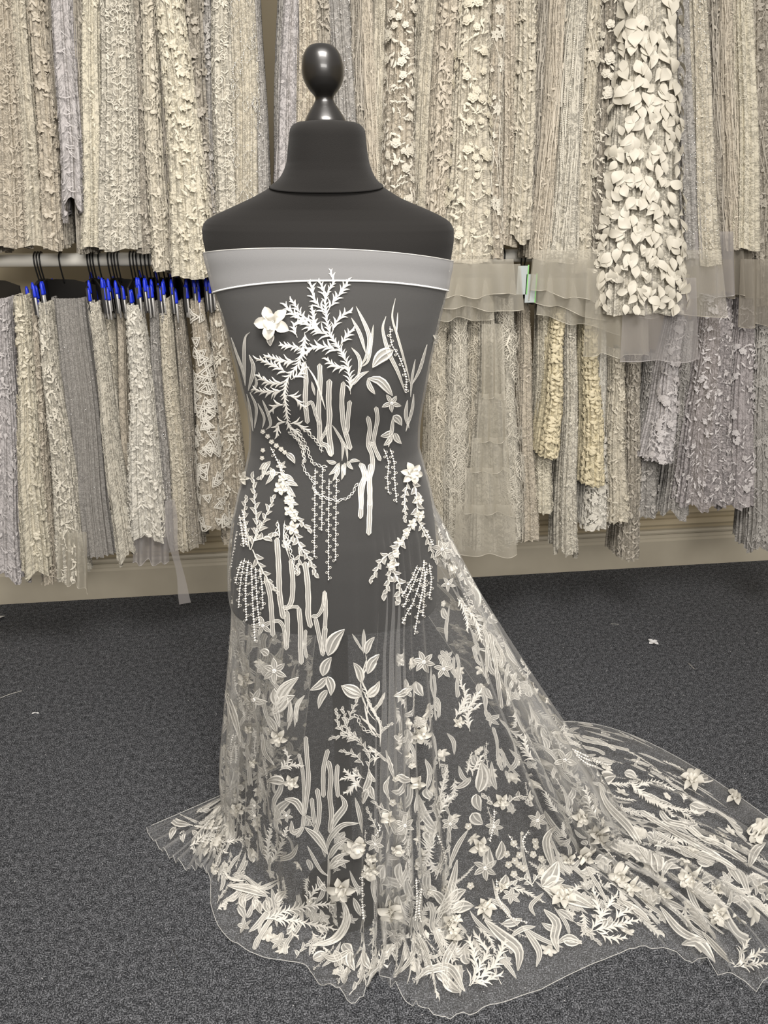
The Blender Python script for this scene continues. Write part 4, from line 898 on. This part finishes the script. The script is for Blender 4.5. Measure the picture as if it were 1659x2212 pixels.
def veil(root, x0, x1, yt, yb, dy, tone='ivory', alpha=.35, slant=0, waves=3, name='underskirt'):
    """loose tulle layer showing below a sample"""
    yf = RODY - .10 - dy; n = 49; m = 16; V = []
    key = ('veil', tone, alpha)
    if key not in LM: LM[key] = mat('veil_' + tone, tuple(np.minimum(np.array(TONE[tone]) * 1.05, .85)), .7, alpha=alpha, trans=.3, facing=True)
    sd = random.random() * 9; P = []
    for i in range(n):
        t = i / (n - 1); row = []
        for j in range(m):
            s = j / (m - 1); x = x0 + (x1 - x0) * (t + (t - .5) * .10 * s); y = yt + (yb - yt + slant * (t - .5)) * s + 4 * math.sin(t * 11 + sd) * s
            p = on_y(x, y, yf); p[1] += .012 * math.sin(t * waves * 6.28 + sd) * (.4 + s) ; row.append(p)
        P.append(row)
    P = np.array(P)
    mesh_obj(name, P.reshape(-1, 3), grid_faces(n, m), LM[key], root)
    v_, f_ = tube_vf(P[:, -1], .0009, 5); mesh_obj('hem_edge', v_, f_, pmats(tone)[1], root)

UPG, LOG = 'lace samples on the upper rail', 'lace samples on the lower rail'
#   xt,yt  xb,yb  wt,wb  dy tone style label
UPPER = [
 (-62,0,-40,560,50,70,.02,'beige','cord','beige corded lace length mostly cut by the left picture edge',{}),
 (-12,0,18,548,44,70,.04,'beige','cord','beige lace length with oval corded ladders beside the left picture edge',{}),
 (32,0,72,545,34,44,.02,'sand','beaded','sand lace length with fine clustered beading, second hanging from left',{}),
 (66,0,112,552,28,36,.05,'beige','floral','narrow beige length edged with tiny flowers left of the lilac wavy one',{}),
 (94,0,128,540,26,30,.0,'taupe','strings','dark taupe stringy lace beside the wavy lilac length',{}),
 (122,0,150,455,34,40,.06,'lilac','scallop','pale lilac length with broad wavy scalloped panels, high on the left',{'hemz':.02}),
 (158,0,182,560,22,30,.02,'taupe','strings','thin taupe length right of the wavy lilac one',{}),
 (190,0,196,548,36,46,.05,'cream','beaded','cream length with ringed flower motifs left of the wide corded lace',{}),
 (240,0,256,552,58,88,.07,'ivory','cord','wide ivory corded lace with stacked rosettes above the rail',{'dens':1.3}),
 (282,0,312,560,28,36,.03,'taupe','floral','taupe length with scattered pale florets beside the wide corded lace',{}),
 (312,0,345,585,28,36,.05,'sand','leafy','sand length with leaf sprays left of the bright cream feathery one',{}),
 (342,0,375,590,24,26,.02,'taupe','strings','slim dark taupe length behind the bright cream one',{}),
 (360,0,420,600,46,84,.09,'cream','floral','bright cream length with dense feathery appliques ending by the form\'s shoulder',{'dens':1.6,'flare':.15}),
 (410,0,448,520,34,40,.04,'taupe','floral','taupe floral lace right of the bright cream length',{}),
 (440,0,462,470,24,34,.02,'grey','leafy','greyish lace length behind the form\'s left shoulder',{}),
 (476,0,490,470,34,46,.06,'ivory','cord','ivory tasselled lace length above the form\'s left shoulder',{}),
 (520,0,530,450,48,60,.06,'sand','diamond','pale sage length with beaded diamond lattice left of the wall gap',{'scale':1.5}),
 (548,0,566,430,22,26,.03,'grey','sequin','narrow grey length sparkling with sequins at the wall gap',{}),
 (612,0,604,430,22,22,.02,'grey','tulle','thin grey tulle strip just right of the wall gap',{'sheer':.3}),
 (630,0,612,640,30,54,.05,'lilac','tulle','smooth pale tulle length between the wall gap and the black knob',{'sheer':.25}),
 (666,0,662,420,36,48,.04,'cream','beaded','cream beaded lace hanging behind the black knob',{'ground':'beige'}),
 (700,0,706,420,34,40,.02,'taupe','leafy','taupe lace with corded ovals directly above the knob',{}),
 (738,0,752,420,36,44,.04,'grey','sequin','silver grey sequinned length right of the knob',{}),
 (770,0,784,430,24,30,.02,'taupe','strings','dark taupe ribbon length right of the silver sequinned one',{}),
 (796,0,806,440,26,32,.03,'beige','strings','beige ribbon length behind the form\'s neck',{}),
 (824,0,822,450,26,30,.03,'sand','pearlrow','sand length with long vertical pearl rows',{}),
 (872,0,866,490,44,70,.08,'ivory','bloom','sheer ivory length with big corded roses right of the neck',{'ground':'beige','sheer':.25,'dens':1.1,'mfrom':.3}),
 (946,0,906,540,56,66,.03,'sand','tulle','sheer sand tulle with fine sprays right of the rose length',{'sheer':.12}),
 (985,0,940,560,44,56,.06,'beige','leafy','beige length with branch sprays above the form\'s right shoulder',{}),
 (1040,0,1010,570,56,96,.09,'cream','bloom','cream tulle length crusted with raised flowers and pearls above the form\'s right shoulder',{'ground':'sand','dens':1.3,'flare':.2}),
 (1078,0,1062,560,36,50,.06,'ivory','outline','ivory length with outlined wire flowers',{'ground':'beige'}),
 (1112,0,1098,540,34,44,.03,'beige','beaded','beige beaded length right of the outlined flowers',{}),
 (1150,0,1128,520,34,50,.05,'sand','floral','sand floral lace ending in a scalloped hem just above the rail',{'hemz':.012}),
 (1190,0,1150,520,34,40,.02,'taupe','strings','taupe stranded length above the bare piece of rail',{}),
 (1225,0,1176,560,36,46,.06,'beige','strings','beige gathered length with beaded threads slanting to the left',{}),
 (1262,0,1216,570,36,60,.08,'ivory','pearlrow','ivory tulle length with beaded strings swinging over flared layers',{'flare':.3}),
 (1300,0,1262,590,36,56,.06,'sand','outline','sand tulle length with satin flowers and looped threads',{}),
 (1340,0,1310,610,40,56,.09,'ivory','bloom','ivory length with large satin five-petal flowers',{'ground':'taupe','sheer':.15}),
 (1425,0,1400,680,110,180,.15,'ivory','petal','white tulle dress length covered in large loose satin petals',{'ground':'ivory','dens':2.1,'mfrom':.3}),
 (1490,0,1496,560,36,50,.08,'grey','sequin','smoky crystal-sprayed length right of the petal covered one',{}),
 (1526,0,1538,575,34,50,.09,'sand','sequin','sand length with sparkling crystal bands at its hem',{}),
 (1560,0,1566,540,24,28,.04,'taupe','strings','slim stringy taupe length right of the crystal one',{}),
 (1592,0,1590,540,30,34,.06,'beige','strings','beige length of hanging ribbon strands near the right picture edge',{}),
 (1630,0,1622,540,34,50,.08,'cream','net','cream crocheted lace with spider-web rounds near the right picture edge',{}),
 (1672,0,1668,660,50,60,.04,'taupe','outline','dark taupe tulle length cut by the right picture edge',{}),
]
for (xt, yt, xb, yb, wt, wb, dy, tone, style, label, kw) in UPPER:
    if xb < 350 and 530 < yb < 570: yb -= 12
    if 1090 < xb < 1155 and yb > 510: yb -= 8
    r, sh, sg = sample('lace_length', 'up', xt, yt, xb, yb, wt, wb, dy, tone, style, label, group=UPG, **kw)
    if 'raised flowers and pearls' in label:
        veil(r, 950, 1110, 560, 640, dy + .02, alpha=.45, slant=-10); veil(r, 945, 1125, 570, 668, dy, alpha=.4, slant=12); veil(r, 935, 1060, 600, 690, dy - .02, alpha=.4)
    if 'beaded strings swinging' in label:
        veil(r, 1155, 1290, 540, 640, dy + .02, alpha=.4, slant=30); veil(r, 1150, 1310, 560, 672, dy + .0, alpha=.4, slant=50); veil(r, 1165, 1330, 600, 700, dy - .02, alpha=.4, slant=40)
    if 'large loose satin petals' in label:
        veil(r, 1350, 1505, 600, 780, dy - .01, tone='lilac', alpha=.33, waves=2); veil(r, 1330, 1555, 540, 682, dy - .03, alpha=.3); veil(r, 1270, 1400, 580, 768, dy - .04, alpha=.35)
    if 'crystal bands' in label: veil(r, 1480, 1585, 500, 640, dy - .02, tone='lilac', alpha=.4)
    if 'ribbon strands near' in label: veil(r, 1560, 1620, 500, 640, dy - .01, tone='taupe', alpha=.5, name='tulle_layer')
    if 'cut by the right' in label: veil(r, 1600, 1700, 560, 705, dy + .02, tone='taupe', alpha=.5)

LOWER = [
 (-22,650,0,1262,60,90,.05,'lilac','leafy','lilac-grey sequinned sample low at the left picture edge',{'hemz':.02}),
 (26,645,72,1240,30,60,.07,'cream','floral','cream beaded floral sample with ragged hem, second from left on the lower rail',{'hemz':.02,'dens':1.2}),
 (58,650,104,1262,20,34,.03,'beige','leafy','dark beige fringed sample beside the cream beaded one',{}),
 (76,660,152,1258,24,56,.08,'ivory','leafy','sheer ivory sample with leaf appliques hanging beneath the first black card',{'sheer':.3}),
 (134,650,196,1205,76,96,.02,'grey','pearls','smooth grey tulle sample dotted with tiny pearls under the broad black card',{'sheer':.12,'scale':3}),
 (188,660,268,1205,26,38,.08,'ivory','net','chunky ivory net-lace sample swinging to the right',{'hemz':.02,'dens':1.5}),
 (218,650,262,1180,22,24,.02,'sand','leafy','narrow sand sample with leaf fringe behind the net-lace one',{}),
 (246,650,280,1190,26,20,.02,'beige','plain','plain beige tulle sample between net lace and raised white flowers',{'sheer':.2}),
 (280,665,318,1165,42,82,.09,'white','floral','ivory white sample crowded with raised flowers and leaves',{'dens':1.7,'hemz':.01}),
 (322,655,366,1190,26,30,.05,'grey','sequin','grey sequin sample right of the raised-flower one',{'sheer':.2}),
 (345,650,396,1190,30,34,.07,'sand','cord','sand sample trailing ribbon threads under the blue clips',{}),
 (378,655,418,1180,24,34,.05,'taupe','sequin','taupe sample paved with seed beads left of the triangle one',{'hemz':.01}),
 (420,655,464,1145,34,60,.08,'white','triangle','white sample with bold striped triangle motifs',{'ground':'beige','dens':1.3}),
 (462,655,512,1180,36,60,.06,'ivory','leafy','ivory tulle sample with vine leaves beside the form\'s waist',{'ground':'beige','sheer':.2,'dens':.8}),
 (960,660,945,1190,44,56,.04,'sand','feather','sand feathered sample just right of the form\'s waist',{'dens':1}),
 (1004,650,985,1190,40,50,.07,'ivory','feather','ivory sample of long wispy feathers, second right of the form',{'dens':1}),
 (1040,650,1025,1180,34,44,.05,'sand','feather','sand sample mixing feathers and small beads left of the tiered tulle',{'dens':.8}),
 (1066,660,1062,1190,40,90,.09,'ivory','tulle','tiered ivory tulle sample with wired frill edges',{'sheer':.35}),
 (1106,650,1104,1170,40,54,.07,'ivory','feather','ivory sample with curling ostrich feathers and crystals right of the tiered tulle',{'dens':1}),
 (1146,650,1146,1170,26,40,.03,'beige','beaded','beige sample half hidden beside the ostrich feathers',{}),
 (1196,640,1178,1110,24,34,.04,'cream','cord','cream eyelet braid sample behind the yellow ruffles',{}),
 (1226,670,1192,990,30,34,.09,'yellow','ruffle','yellow cream satin ruffle sample, the shorter of two',{'dens':1.3}),
 (1252,670,1232,1200,30,36,.07,'ivory','beaded','ivory sample with silver beading ending in a drooping tail',{'hemz':.015}),
 (1294,680,1288,1050,34,44,.08,'yellow','ruffle','yellow cream ruffle sample right of the silver-beaded one',{'dens':1.2}),
 (1318,690,1290,1145,24,48,.06,'white','bloom','white sample ending in a knot of crowded petals',{'dens':1.8,'mfrom':.5}),
 (1352,760,1338,1130,36,46,.07,'sand','floral','sand sample with coiled florets under the hanging tulle corner',{}),
 (1392,770,1364,1210,34,40,.05,'taupe','leafy','taupe sheer sample with leaf lace reaching down near the skirting',{'sheer':.2}),
 (1432,770,1398,1120,34,48,.04,'grey','floral','grey floral mesh sample left of the chunky lilac lace',{'sheer':.15}),
 (1488,690,1432,1000,34,50,.10,'lilac','bloom','bright lilac guipure lace sample hanging diagonally',{'dens':1.6}),
 (1508,700,1468,1118,30,50,.04,'grey','cord','grey lilac lace sample with torn hem behind the guipure one',{'hemz':.014}),
 (1580,640,1528,1095,90,126,.08,'lilac','floral','wide lilac tulle sample with beaded flower clusters and scalloped hem',{'sheer':.3,'ground':'mauve','hemz':.012,'dens':1.0}),
 (1640,650,1602,1100,50,80,.06,'lilac','bloom','lilac net sample embroidered with trailing daisies near the right picture edge',{'ground':'mauve','hemz':.01,'dens':.7}),
 (1685,650,1655,1190,60,60,.08,'grey','outline','grey lilac sample drooping at the right picture edge',{'hemz':.01}),
]
for (xt, yt, xb, yb, wt, wb, dy, tone, style, label, kw) in LOWER:
    if 'broad black card' not in label: wt *= .68
    r, sh, sg = sample('lace_sample', 'low', xt, yt, xb, yb, wt, wb, dy, tone, style, label, group=LOG, **kw)
    if 'raised flowers and leaves' in label: veil(r, 290, 362, 1120, 1216, dy - .02, tone='lilac', alpha=.45, name='tulle_layer')
    if 'leaf appliques hanging' in label: veil(r, 128, 188, 1150, 1262, dy, tone='ivory', alpha=.4, name='tulle_layer', slant=30)
    if 'tiered ivory' in label:
        for a, b, c, e in ((1040, 1086, 700, 860), (1035, 1095, 850, 955), (1020, 1098, 945, 1020), (1005, 1100, 1010, 1110), (985, 1110, 1090, 1200)): veil(r, a, b, c, e, dy + .02, alpha=.4, waves=2, name='frill_tier')
    if 'ribbon threads' in label:   # long loose ribbon end reaching the carpet
        pts = [on_y(366 + 2 * math.sin(k) + (k / 11)**1.5 * 36, 1080 + k * 20.3, RODY - .10 - .09 + .006 * math.sin(k)) for k in range(12)]
        V = []
        for k, p in enumerate(pts): wv = .013 + .004 * math.sin(k * .7); V += [p - np.array([wv, .006, 0]), p, p + np.array([wv, .004, 0])]
        mesh_obj('ribbon_end', V, grid_faces(12, 3), LM[('veil', 'lilac', .45)] if ('veil', 'lilac', .45) in LM else M['organza'], r)

# ------------------------------------------------------------------ clip hangers
def hanger(hx, tips, yaw, label, card=(.36, .060), tone='card', rise=.0):
    """hook over the rail, black header card, clip rails with blue tips"""
    root = empty('clip_hanger', (hx, RODY, RODZ)); tag(root, label, 'hanger', 'clip hangers on the lower rail')
    c, s = math.cos(yaw), math.sin(yaw)
    L = lambda a, b, z: np.array([hx + a * c - b * s, RODY + a * s + b * c, RODZ + z])     # a along card, b across
    a_ = np.linspace(-.4, math.pi + .1, 14); hk = [np.array([hx, RODY + .0215 * math.cos(t), RODZ + .0215 * math.sin(t)]) for t in a_]
    hk = hk[::-1]; hk = [np.array([hx, RODY - .0235, RODZ - .03]) + np.array([0, 0, 0])] [:0] + hk
    front = [np.array([hx, RODY - .022, RODZ - .012]), np.array([hx, RODY - .014, RODZ - .035]), np.array([hx, RODY - .002, RODZ - .062])]
    pts = [p for p in hk if p[1] > RODY - .0215][::-1] + front
    v_, f_ = tube_vf(spline(np.array(pts), 26), .0022, 6); mesh_obj('hook', v_, f_, M['black_wire'], root)
    w, h = card; V = []
    for b in (-.0022, .0022):
        V += [L(-w / 2, b, -.056 - h), L(w / 2, b, -.056 - h), L(w / 2, b, -.064), L(.03, b, -.052), L(-.03, b, -.052), L(-w / 2, b, -.064)]
    f_ = [(0, 1, 2, 3, 4, 5), (11, 10, 9, 8, 7, 6)] + [(i, (i + 1) % 6 + 0, (i + 1) % 6 + 6, i + 6)[::-1] for i in range(6)]
    mesh_obj('header_card', V, f_, M[tone], root, smooth=False)
    for a in tips:
        z0 = -.056 - h * U_(.0, .5)
        cl = mesh_obj('clip', *tube_vf([L(a, .004, z0 - .068), L(a, .004, z0)], .0032, 6), M['clear'], root)
        mesh_obj('clip_tip', *tube_vf([L(a, .004, z0 - .016), L(a, .004, z0 - .012), L(a, .004, z0 + .010), L(a, .004, z0 + .018)], [.0058, .0058, .0046, .0022], 6), M['blue'], cl)
PI2 = math.pi / 2
hx = lambda px: float(on_y(px, 560, RODY)[0])
HG = [(78, -PI2 + .10), (84, -PI2 + .05), (90, -PI2 + .16), (132, -.42), (192, -PI2 + .1), (198, -PI2 + .35), (204, -PI2 + .75), (216, -PI2 + .2), (236, -PI2 + .06), (244, -PI2 + .3), (250, -PI2 + .10), (257, -.55),
      (283, -PI2 + .05), (290, -PI2 + .14), (297, -PI2 + .1), (306, -PI2 + .2), (315, -PI2 + .05), (323, -PI2 + .1), (331, -PI2 + .18), (341, -PI2 + .1), (352, -PI2 + .05), (361, -PI2 + .15), (372, -PI2 + .1), (384, -PI2 + .2), (396, -PI2 + .1), (408, -PI2 + .15), (420, -PI2 + .1), (432, -PI2 + .16), (444, -PI2 + .1), (452, -PI2 + .1)]
desc = ['with its hook nearest the left end of the rail', 'second hook from the left on the rail', 'third hook from the left, close to the first two', 'holding the broad tilted black card', 'first of the trio left of the net-lace sample', 'middle one of the trio left of the net-lace sample', 'angled last one of the trio by the net-lace sample', 'single hook just right of the trio', 'first of the four hooks above the squarish black card', 'second of the four above the squarish card', 'third of the four above the squarish card', 'carrying the squarish black card turned to the front',
        'first hook of the long close row', 'second hook of the long close row', 'third hook of the long close row', 'fourth hook of the long close row', 'fifth hook of the long close row', 'sixth hook of the long close row', 'seventh hook of the long close row', 'eighth hook of the long close row', 'where the bright cream lace begins to hide the rail', 'beneath the left edge of the bright cream lace', 'just under the cream lace hem', 'under the middle of the cream lace hem', 'under the cream lace hem, eleventh in the row', 'above the seed-bead taupe sample', 'above the triangle sample, left one', 'above the triangle sample, right one', 'next to last before the dress form', 'last before the dress form']
for i, (px, yaw) in enumerate(HG):
    near = abs(yaw + PI2) < .5
    w = .25 if near else (.20 if px == 132 else .13)
    hanger(hx(px), [w / 2 - .006] if not near else [w / 2 - .004, w / 2 - .030, -w / 2 + .01], yaw if True else 0, 'black clip hanger with blue-tipped clip, ' + desc[i], card=(w, .075 if near else .085))
for px in (14,): hanger(hx(px - 30), [.1], -.5, 'black card hanger cut by the left picture edge', card=(.16, .09))
for i, (px, yaw) in enumerate([(1122, -PI2 + .1), (1130, -PI2 + .25), (1060, -PI2 + .2), (1086, -PI2 + .15), (1036, -PI2 + .1)]):
    hanger(hx(px), [], yaw, 'black wire hanger ' + ['left one of the pair on the bare right piece of rail', 'right one of the pair on the bare right piece of rail', 'hidden behind flared tulle above the tiered sample', 'with pale card above the ostrich feathers', 'farthest left behind the flared tulle'][i], card=(.25, .07))
# the two small pale cards with green edges
for i, (x, y) in enumerate(((1128, 600), (1146, 618))):
    p = on_y(x, y, RODY - .17); rt = empty('stock_tag', tuple(p)); tag(rt, ['upper pale grey stock card with green edge by the bare rail', 'lower pale grey stock card with green edge by the bare rail'][i], 'tag')
    mesh_obj('card', *box_vf((p[0] - .014, p[1] - .001, p[2] - .045), (p[0] + .014, p[1] + .001, p[2] + .032)), M['label_card'], rt, smooth=False)
    mesh_obj('edge_strip', *box_vf((p[0] + .014, p[1] - .002, p[2] - .045), (p[0] + .017, p[1] + .002, p[2] + .034)), M['green'], rt, smooth=False)

# ------------------------------------------------------------------ small things on the carpet
def floor_motif(name, x, y, mo, label, cat, sc=1.0, rot=0, m='petal', z=.003):
    p = on_floor(x, y); mo.done(); c, s = math.cos(rot), math.sin(rot)
    P = np.c_[(mo.V[:, 0] * c - mo.V[:, 1] * s) * sc + p[0], (mo.V[:, 0] * s + mo.V[:, 1] * c) * sc + p[1], mo.V[:, 2] * sc + z]
    o = mesh_obj(name, P, mo.f, M[m], None, origin=p); tag(o, label, cat)
floor_motif('fallen_flower', 1411, 1389, Mo().flower((0, 0), .020, 4, 'petal', .1, .5, .8, False), 'small white fabric flower lying alone on the carpet', 'flower', m='white')
floor_motif('fallen_petal', 75, 1543, Mo().leaf((-.008, 0), (.004, .004), .007, .2, 'petal').leaf((.002, .004), (.012, -.003), .006, .2, 'petal'), 'tiny white petal scrap on the carpet at left', 'petal', m='white')
p = on_floor(-6, 1342); o = mesh_obj('paper_scrap', [p + np.array(q) for q in ((-.05, -.03, .004), (.018, -.02, .004), (.008, .0, .012), (.02, .03, .004), (-.05, .04, .004))], [(0, 1, 2), (0, 2, 4), (2, 3, 4)], M['white'], smooth=False); tag(o, 'torn white paper corner at the left picture edge', 'paper')
V = []; Fc = []
for k in range(300):
    if k < 190: x, y = U_(0, 1659), U_(1330, 2200)
    else: x, y = U_(1000, 1659), U_(1230, 1700)
    p = on_floor(x, y); r = U_(.0006, .0014); o_ = len(V)
    V += [p + np.array(q) * r + ZZ * .002 for q in ((1, 0, 0), (0, 1, 0), (-1, 0, 0), (0, -1, 0), (0, 0, 1.2))]; Fc += [(o_ + i, o_ + (i + 1) % 4, o_ + 4) for i in range(4)]
o = mesh_obj('lint', V, Fc, M['white'], smooth=False); tag(o, 'tiny white specks of lint and glitter strewn over the carpet', 'lint', kind='stuff')
for i, (x0, y0, x1, y1, x2, y2, lb) in enumerate([(1320,1347,1328,1348,1337,1349,'short white thread lying on the carpet above the fallen flower'), (1487,1432,1495,1440,1500,1445,'curled white thread on the carpet right of the train'), (370,2040,385,2075,400,2110,'long dark hair-thin thread on the carpet beside the left puddle'), (0,1508,20,1500,48,1492,'pale thread on the carpet near the left picture edge')]):
    P = spline([on_floor(x0, y0, .003), on_floor(x1, y1, .004), on_floor(x2, y2, .003)], 12); v_, f_ = tube_vf(P, .0006, 5); o = mesh_obj('thread', v_, f_, M['thread'] if i != 2 else M['steel'], None, origin=P[0]); tag(o, lb, 'thread')
print('objects', len(bpy.data.objects), 'tris ~', sum(len(m.loops) - 2 * len(m.polygons) for m in bpy.data.meshes))
